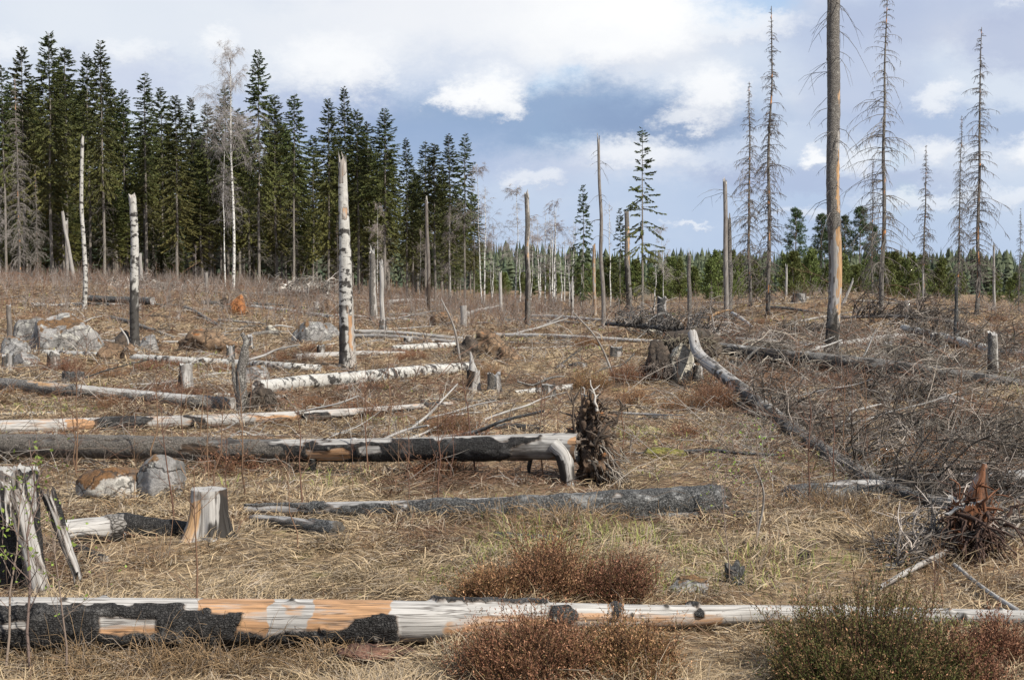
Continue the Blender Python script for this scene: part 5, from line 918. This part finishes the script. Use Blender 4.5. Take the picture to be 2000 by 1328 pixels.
# loose dead sticks, slim logs and little stumps strewn over the middle ground
rngD = RNG(77)
for i in range(200):
    px, py = rngD.uniform(-20, 2020), 592 + 300 * rngD.rand() ** 1.7; b = G(px, py); a = rngD.normal(0, .7); L = rngD.uniform(.8, 3.0) * (1 if py < 700 else .6); r = rngD.uniform(.012, .05) * (1 if py < 720 else .6)
    if i % 7 == 0 and py < 720: L *= 2.2; r = rngD.uniform(.05, .1)
    n = 5; t = np.linspace(0, 1, n); pt = np.column_stack([b[0] + t * L * np.cos(a), b[1] + t * L * np.sin(a), 0 * t]) + rngD.normal(0, .05, (n, 3)) * [1, 1, 0]; pt[:, 2] = zg(pt[:, 0], pt[:, 1]) + r * .8 + t * (0 if r >= .05 or L > 2.2 else rngD.choice([0, 0, .08, .3])) * L
    dark = i % 3 == 0; o = thing('dead_branch', near_label('dark charred stick' if dark else 'weathered grey stick', px, py), 'branch', b, 'loose dead sticks'); m = MB()
    p, rr, tg = trunk(m, pt - b, np.linspace(1, .4, n) * r, 22, 9, UP, flat(1 if dark else .1), seed=i, rough=.2, jag0=.04, jag1=.04, thick=.004); st_ = part(o, 'stick', m.mesh('stick', M_LOGCHAR2 if dark else M_LOGBARK))
    k = rngD.randint(3, 9); j = rngD.randint(3, 20, k); m = MB(); branches(m, p[j], nrm(rngD.normal(0, 1, (k, 3)) + [0, 0, .9]), rngD.uniform(.15, .55, k), max(.006, .00028 * b[1]), rngD, .2, 5, 3, .4, 0, .3, (.09, .075, .065) if dark else (.24, .215, .19), 4); part(st_, 'side_twigs', m.mesh('side_twigs', M_TWIG), 'stuff')
for i in range(15):
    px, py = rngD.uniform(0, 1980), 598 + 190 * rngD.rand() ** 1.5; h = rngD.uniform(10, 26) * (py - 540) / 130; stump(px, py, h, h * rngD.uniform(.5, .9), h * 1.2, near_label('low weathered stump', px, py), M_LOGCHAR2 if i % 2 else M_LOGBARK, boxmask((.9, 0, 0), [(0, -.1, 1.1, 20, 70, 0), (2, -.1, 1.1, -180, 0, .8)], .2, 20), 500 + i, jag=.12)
# ---------------------------------------------------------------- heather
HE = {}
for px, py, w_, h_, gr, n, lb in [(1690, 1352, 430, 225, .85, 800, 'large rounded heather bush, green inside with brown tips'), (1040, 1350, 320, 112, .14, 420, 'wide brown heather in front of the foreground log'), (1225, 1350, 230, 105, .15, 320, 'lower brown heather right of the wide one'), (960, 1180, 100, 90, .08, 200, 'brown heather clump behind the log, leftmost of three'), (1065, 1176, 110, 120, .08, 230, 'tallest brown heather clump behind the log, middle of three'), (1188, 1180, 120, 90, .22, 280, 'dense dark heather clump behind the log, rightmost of three'), (1930, 1300, 130, 90, .05, 160, 'reddish heather at the lower right border'), (1880, 1350, 150, 110, .1, 160, 'brown heather right of the large green one'), (875, 852, 110, 52, .3, 150, 'tan heather tuft behind the propped charred log'), (1150, 762, 90, 42, .15, 140, 'dark brown heather mound in mid clearing'), (1225, 745, 80, 36, .1, 120, 'reddish heather between mid mound and pale boulder'), (1280, 745, 50, 40, .1, 90, 'small dark heather left of the pale boulder'), (1240, 793, 90, 34, .05, 120, 'pale brown heather below the mid clearing mound'), (1136, 676, 44, 18, .05, 60, 'small red heather tuft near the pale stretched log'), (1395, 800, 90, 60, .05, 130, 'red-brown heather under the curved fallen spruce'), (1520, 770, 80, 40, .05, 110, 'rusty heather below the thick dark fallen spruce'), (1340, 856, 70, 22, .05, 80, 'low red heather right of the upturned roots'), (125, 732, 90, 36, .05, 120, 'reddish heather below the left outcrop'), (210, 742, 90, 34, .05, 110, 'brown heather below the rusty root soil'), (140, 890, 80, 40, .1, 90, 'brown heather near the left border behind the split stump'), (620, 800, 80, 20, .1, 90, 'low brown heather under the birch log'), (800, 702, 90, 18, .05, 90, 'low reddish heather before the turf mounds'), (310, 722, 120, 20, .05, 90, 'low brown heather under the thin birch log'), (1880, 830, 200, 46, .05, 150, 'brown heather patch at the right under the fallen spruce')]:
    b = G(px, min(py, 1327)); k = b[1] / F
    if py > 1327: dd = ray(px, py); b = np.array([0, 0, CH]) + dd / -dd[2] * (CH - .0); b[2] = float(zg(b[0], b[1])); k = b[1] / F
    R = w_ * k / 2; place(heather(int(px), R, h_ * k, n, gr), 'heather_bush', lb, 'heather', 'heather bushes', b)
rngS = RNG(9)
HP = [heather(900 + i, .32, .3, 80, .1) for i in range(3)]
for i in range(48):
    px, py = rngS.uniform(0, 2000), 590 + 560 * rngS.rand() ** 1.6; b = G(px, py)
    if 950 < py: continue
    place(HP[i % 3], 'heather_bush', near_label('small brown heather tuft', px, py), 'heather', 'scattered heather tufts', b, rngS.rand() * 6, (rngS.uniform(.8, 1.9),) * 2 + (rngS.uniform(.5, 1.1),))
# ---------------------------------------------------------------- saplings
SA = [sapling(400 + i, 1., 0, 9, lean=rngS.uniform(-.12, .12)) for i in range(5)]; SL = [sapling(420 + i, 1.2, 70, 12, (.16, .12, .10), lean=rngS.uniform(-.2, .2)) for i in range(3)]
for px, py, H, k, lb in [(60, 1330, 1.25, 0, 'leafing birch sapling before the split stump, leaning right'), (10, 1320, 1.1, 1, 'leafing birch sapling at the lower left corner'), (130, 1335, .9, 2, 'small leafing twig sapling before the foreground log'), (1425, 1140, .75, 2, 'thin budding sapling left of the orange-brown stem'), (1410, 1020, .8, 1, 'twiggy budding sapling at the edge of the right tangle'), (1475, 1075, 1.0, 0, 'budding crown sapling at the orange-brown stem')]:
    b = G(px, min(py, 1326)); place(SL[k], 'birch_sapling', lb, 'sapling', 'leafing birch saplings', b, px * .3, H / 1.2)
for px, py, H, k, lb in [(340, 1012, .95, 0, 'thin brown sapling left of the tan stump'), (445, 1000, .75, 1, 'thin brown sapling right behind the tan stump'), (582, 1080, .75, 2, 'thin bare stem right of the mossy log'), (150, 930, .9, 3, 'dark bare sapling behind the mossy boulder'), (385, 1250, 1.0, 4, 'thin bare stem crossing the foreground log'), (330, 1090, .5, 0, 'short bare stem in the left foreground grass'), (1500, 1100, .4, 1, 'short bare stem in the right foreground grass'), (1840, 1200, .5, 2, 'bare stem behind the large green heather'), (1815, 1330, .7, 3, 'pale dry stalk at the large green heather'), (690, 975, .55, 4, 'bare sapling left of the upturned roots'), (780, 935, .6, 1, 'bare sapling before the propped charred log')]:
    b = G(px, min(py, 1326)); place(SA[k], 'bare_sapling', lb, 'sapling', 'bare saplings', b, px * .3, H)
for i in range(80):
    px, py = rngS.uniform(0, 1300) if i % 3 else rngS.uniform(1300, 2000), 600 + 400 * rngS.rand(); b = G(px, py)
    place(SA[i % 5], 'bare_sapling', near_label('thin bare sapling', px, py), 'sapling', 'scattered bare saplings', b, rngS.rand() * 6, rngS.uniform(.5, 1.25))
# ---------------------------------------------------------------- dry grass and litter
def grass():
    rng = RNG(70); n = 640000; D = np.exp(rng.uniform(np.log(5.2), np.log(75), n)); a = rng.uniform(-.46, .46, n)
    x = a * D; y = D; keep = rng.rand(n) < .14 + 1.8 * np.clip(vn2(x * 1.1, y * 1.1, 21) + vn2(x * 3, y * 3, 22) * .8 + .14, 0, 1); x, y = x[keep], y[keep]; n = len(x); z = zg(x, y); d = np.sqrt(x * x + y * y)
    cl = vn2(x * 2.2, y * 2.2, 23) + .5 * vn2(x * 5, y * 5, 24); hd = cl * 9 + rng.normal(0, .9, n)
    gp = vn2(x * .55, y * .55, 25) + .5 * vn2(x * 2.1, y * 2.1, 26); green = (gp > .27) & (rng.rand(n) < .22)
    tus = np.clip(vn2(x * 1.6, y * 1.6, 27) * 3.0, 0, 1); L = rng.uniform(.06, .20, n) * (1 + .8 * tus) * (1 + .010 * d); L = np.where(green, L * .7, L)
    el = np.radians(np.abs(rng.normal(8, 14, n)) + 22 * tus * rng.rand(n) + np.where(green, 45, 0) + np.where(rng.rand(n) < .03, 45, 0))
    h = np.column_stack([np.cos(hd), np.sin(hd), 0 * hd]); sd_ = np.column_stack([-h[:, 1], h[:, 0], 0 * hd]); tilt = rng.normal(0, .5, n)[:, None]; sd_ = nrm(sd_ + UP * tilt)
    w_ = np.maximum(.0017, .00030 * d) * rng.uniform(.7, 1.5, n)
    b0 = np.column_stack([x, y, z + .004 + rng.uniform(0, .05, n)]); m1 = b0 + h * (L * .5 * np.cos(el))[:, None] + UP * (L * .5 * np.sin(el))[:, None]; e2 = el * rng.uniform(-.6, .7, n); t1 = m1 + h * (L * .5 * np.cos(e2))[:, None] + UP * (L * .5 * np.sin(e2))[:, None] + rng.normal(0, .015, (n, 3))
    t1[:, 2] = np.maximum(t1[:, 2], zg(t1[:, 0], t1[:, 1]) + .003)
    W_ = w_[:, None]; V = np.stack([b0 - sd_ * W_, b0 + sd_ * W_, m1 + sd_ * W_ * .8, m1 - sd_ * W_ * .8, t1], 1).reshape(-1, 3); B = (np.arange(n) * 5)[:, None]
    c1, c2, c3, c4 = np.array([.375, .292, .178]), np.array([.145, .088, .052]), np.array([.32, .265, .195]), np.array([.20, .215, .065])
    br = vn2(x * .45, y * .45, 28) + .4 * vn2(x * 1.7, y * 1.7, 29); pb = np.clip(.22 + br * 2.3, .03, .92); u = rng.rand(n)
    c = np.where((u < pb)[:, None], c2, np.where((u < pb + .25)[:, None], c3, c1)) * rng.uniform(.6, 1.3, (n, 1)); far = sstep(d, 18, 60)[:, None] * .55; c = c * (1 - far) + np.array([.26, .19, .115]) * far; c = np.where(green[:, None], c4 * rng.uniform(.7, 1.3, (n, 1)), c)
    mb = MB(); mb.add(V, (B + [0, 1, 2, 3]), (B + [3, 2, 4]), np.repeat(c, 5, 0)); single('dry_grass', mb.mesh('dry_grass', M_STRAW, False), 'matted straw-coloured dry grass covering the clearing', 'grass', kind='stuff')
grass()
def tussocks():
    rng = RNG(71); mb = MB(); C = []
    for px, py, nb, L in [(420, 1285, 330, .50), (470, 1300, 200, .45), (230, 1305, 260, .46), (330, 1310, 220, .44), (120, 1310, 200, .42), (655, 1280, 300, .30), (860, 1235, 180, .24), (1205, 1225, 160, .22), (1080, 1180, 90, .28), (1120, 1030, 300, .46), (950, 1020, 260, .44), (1070, 1035, 200, .4), (800, 1025, 180, .36), (1020, 1030, 130, .34), (1190, 1020, 170, .36), (850, 1010, 100, .3), (700, 1010, 90, .26), (1560, 990, 320, .46), (1620, 1000, 260, .44), (1650, 1010, 120, .4), (1380, 1175, 150, .26), (560, 1010, 90, .26), (240, 960, 130, .3), (1700, 1040, 110, .34), (60, 1290, 150, .34), (250, 1000, 120, .3), (1290, 1010, 120, .36), (1210, 855, 60, .3), (740, 760, 60, .35), (1350, 1230, 90, .24), (600, 1310, 110, .28), (1950, 1150, 120, .35), (1800, 1090, 130, .35)]: C.append((G(px, min(py, 1326)), nb, L))
    for i in range(190):
        C.append((G(rng.uniform(-50, 2050), 600 + 720 * rng.rand() ** 1.4), rng.randint(25, 70), rng.uniform(.16, .34)))
    for b, nb, L in C:
        rr = np.sqrt(rng.rand(nb)) * L * .5; a = rng.rand(nb) * 6.283; x = b[0] + rr * np.cos(a); y = b[1] + rr * np.sin(a); b0 = np.column_stack([x, y, zg(x, y)]); az = a + rng.normal(0, .9, nb); el = np.radians(rng.uniform(15, 85, nb))
        d = np.column_stack([np.cos(az) * np.cos(el), np.sin(az) * np.cos(el), np.sin(el)]); K = 4; s = np.linspace(0, 1, K); l = L * rng.uniform(.5, 1.3, nb)
        p = b0[:, None] + l[:, None, None] * (s[None, :, None] * d[:, None] - UP * (rng.uniform(.3, 1., nb)[:, None] * s ** 2.2)[..., None]); p[..., 2] = np.maximum(p[..., 2], zg(p[..., 0], p[..., 1]) + .004)
        c = np.where(rng.rand(nb, 1) < .3, [.34, .28, .21], [.43, .31, .165]) * rng.uniform(.4, 1.25, (nb, 1)) * rng.uniform(.8, 1.15); wd = max(.0016, b[1] * .00022)
        mb.tubes(p, wd * np.array([1, 1, .8, .3])[None].repeat(nb, 0), 3, c)
    single('grass_tussocks', mb.mesh('grass_tussocks', M_STRAW), 'arching pale dry grass tussocks leaning over logs and ground', 'grass', kind='stuff')
tussocks()
def twigs():
    rng = RNG(72); mb = MB(); n = 15000; px = rng.uniform(-80, 2080, n); D = np.exp(rng.uniform(np.log(12), np.log(95), n)); right = rng.rand(n) < .35; px = np.where(right, rng.uniform(1380, 2080, n), px); D = np.where(right, rng.uniform(11, 45, n), D)
    x = (px - 1000) / F * D; z = zg(x, D); a = rng.rand(n) * 6.283; el = np.abs(rng.normal(.12, .3, n)) + np.where(right, rng.rand(n) * .5, 0); L = rng.gamma(2.2, .16, n) * (1 + .018 * D)
    d = np.column_stack([np.cos(a) * np.cos(el), np.sin(a) * np.cos(el), np.sin(el)]); c = np.where(rng.rand(n, 1) < .45, [.10, .078, .06], np.where(rng.rand(n, 1) < .5, [.30, .27, .24], [.17, .10, .065]))
    branches(mb, np.column_stack([x, D, z + .02]), d, L, np.maximum(.0032, .00034 * D), rng, .25, 5, 3, .45, .0, .3, (1, 1, 1), 3, zg); mb.c = [np.asarray(q) * np.repeat(np.vstack([c]), len(q) // n, 0) if len(q) % n == 0 else q for q in mb.c]
    single('fallen_twigs', mb.mesh('fallen_twigs', M_TWIG), 'dead twigs and brushwood scattered over the clearing', 'twigs', kind='stuff')
twigs()
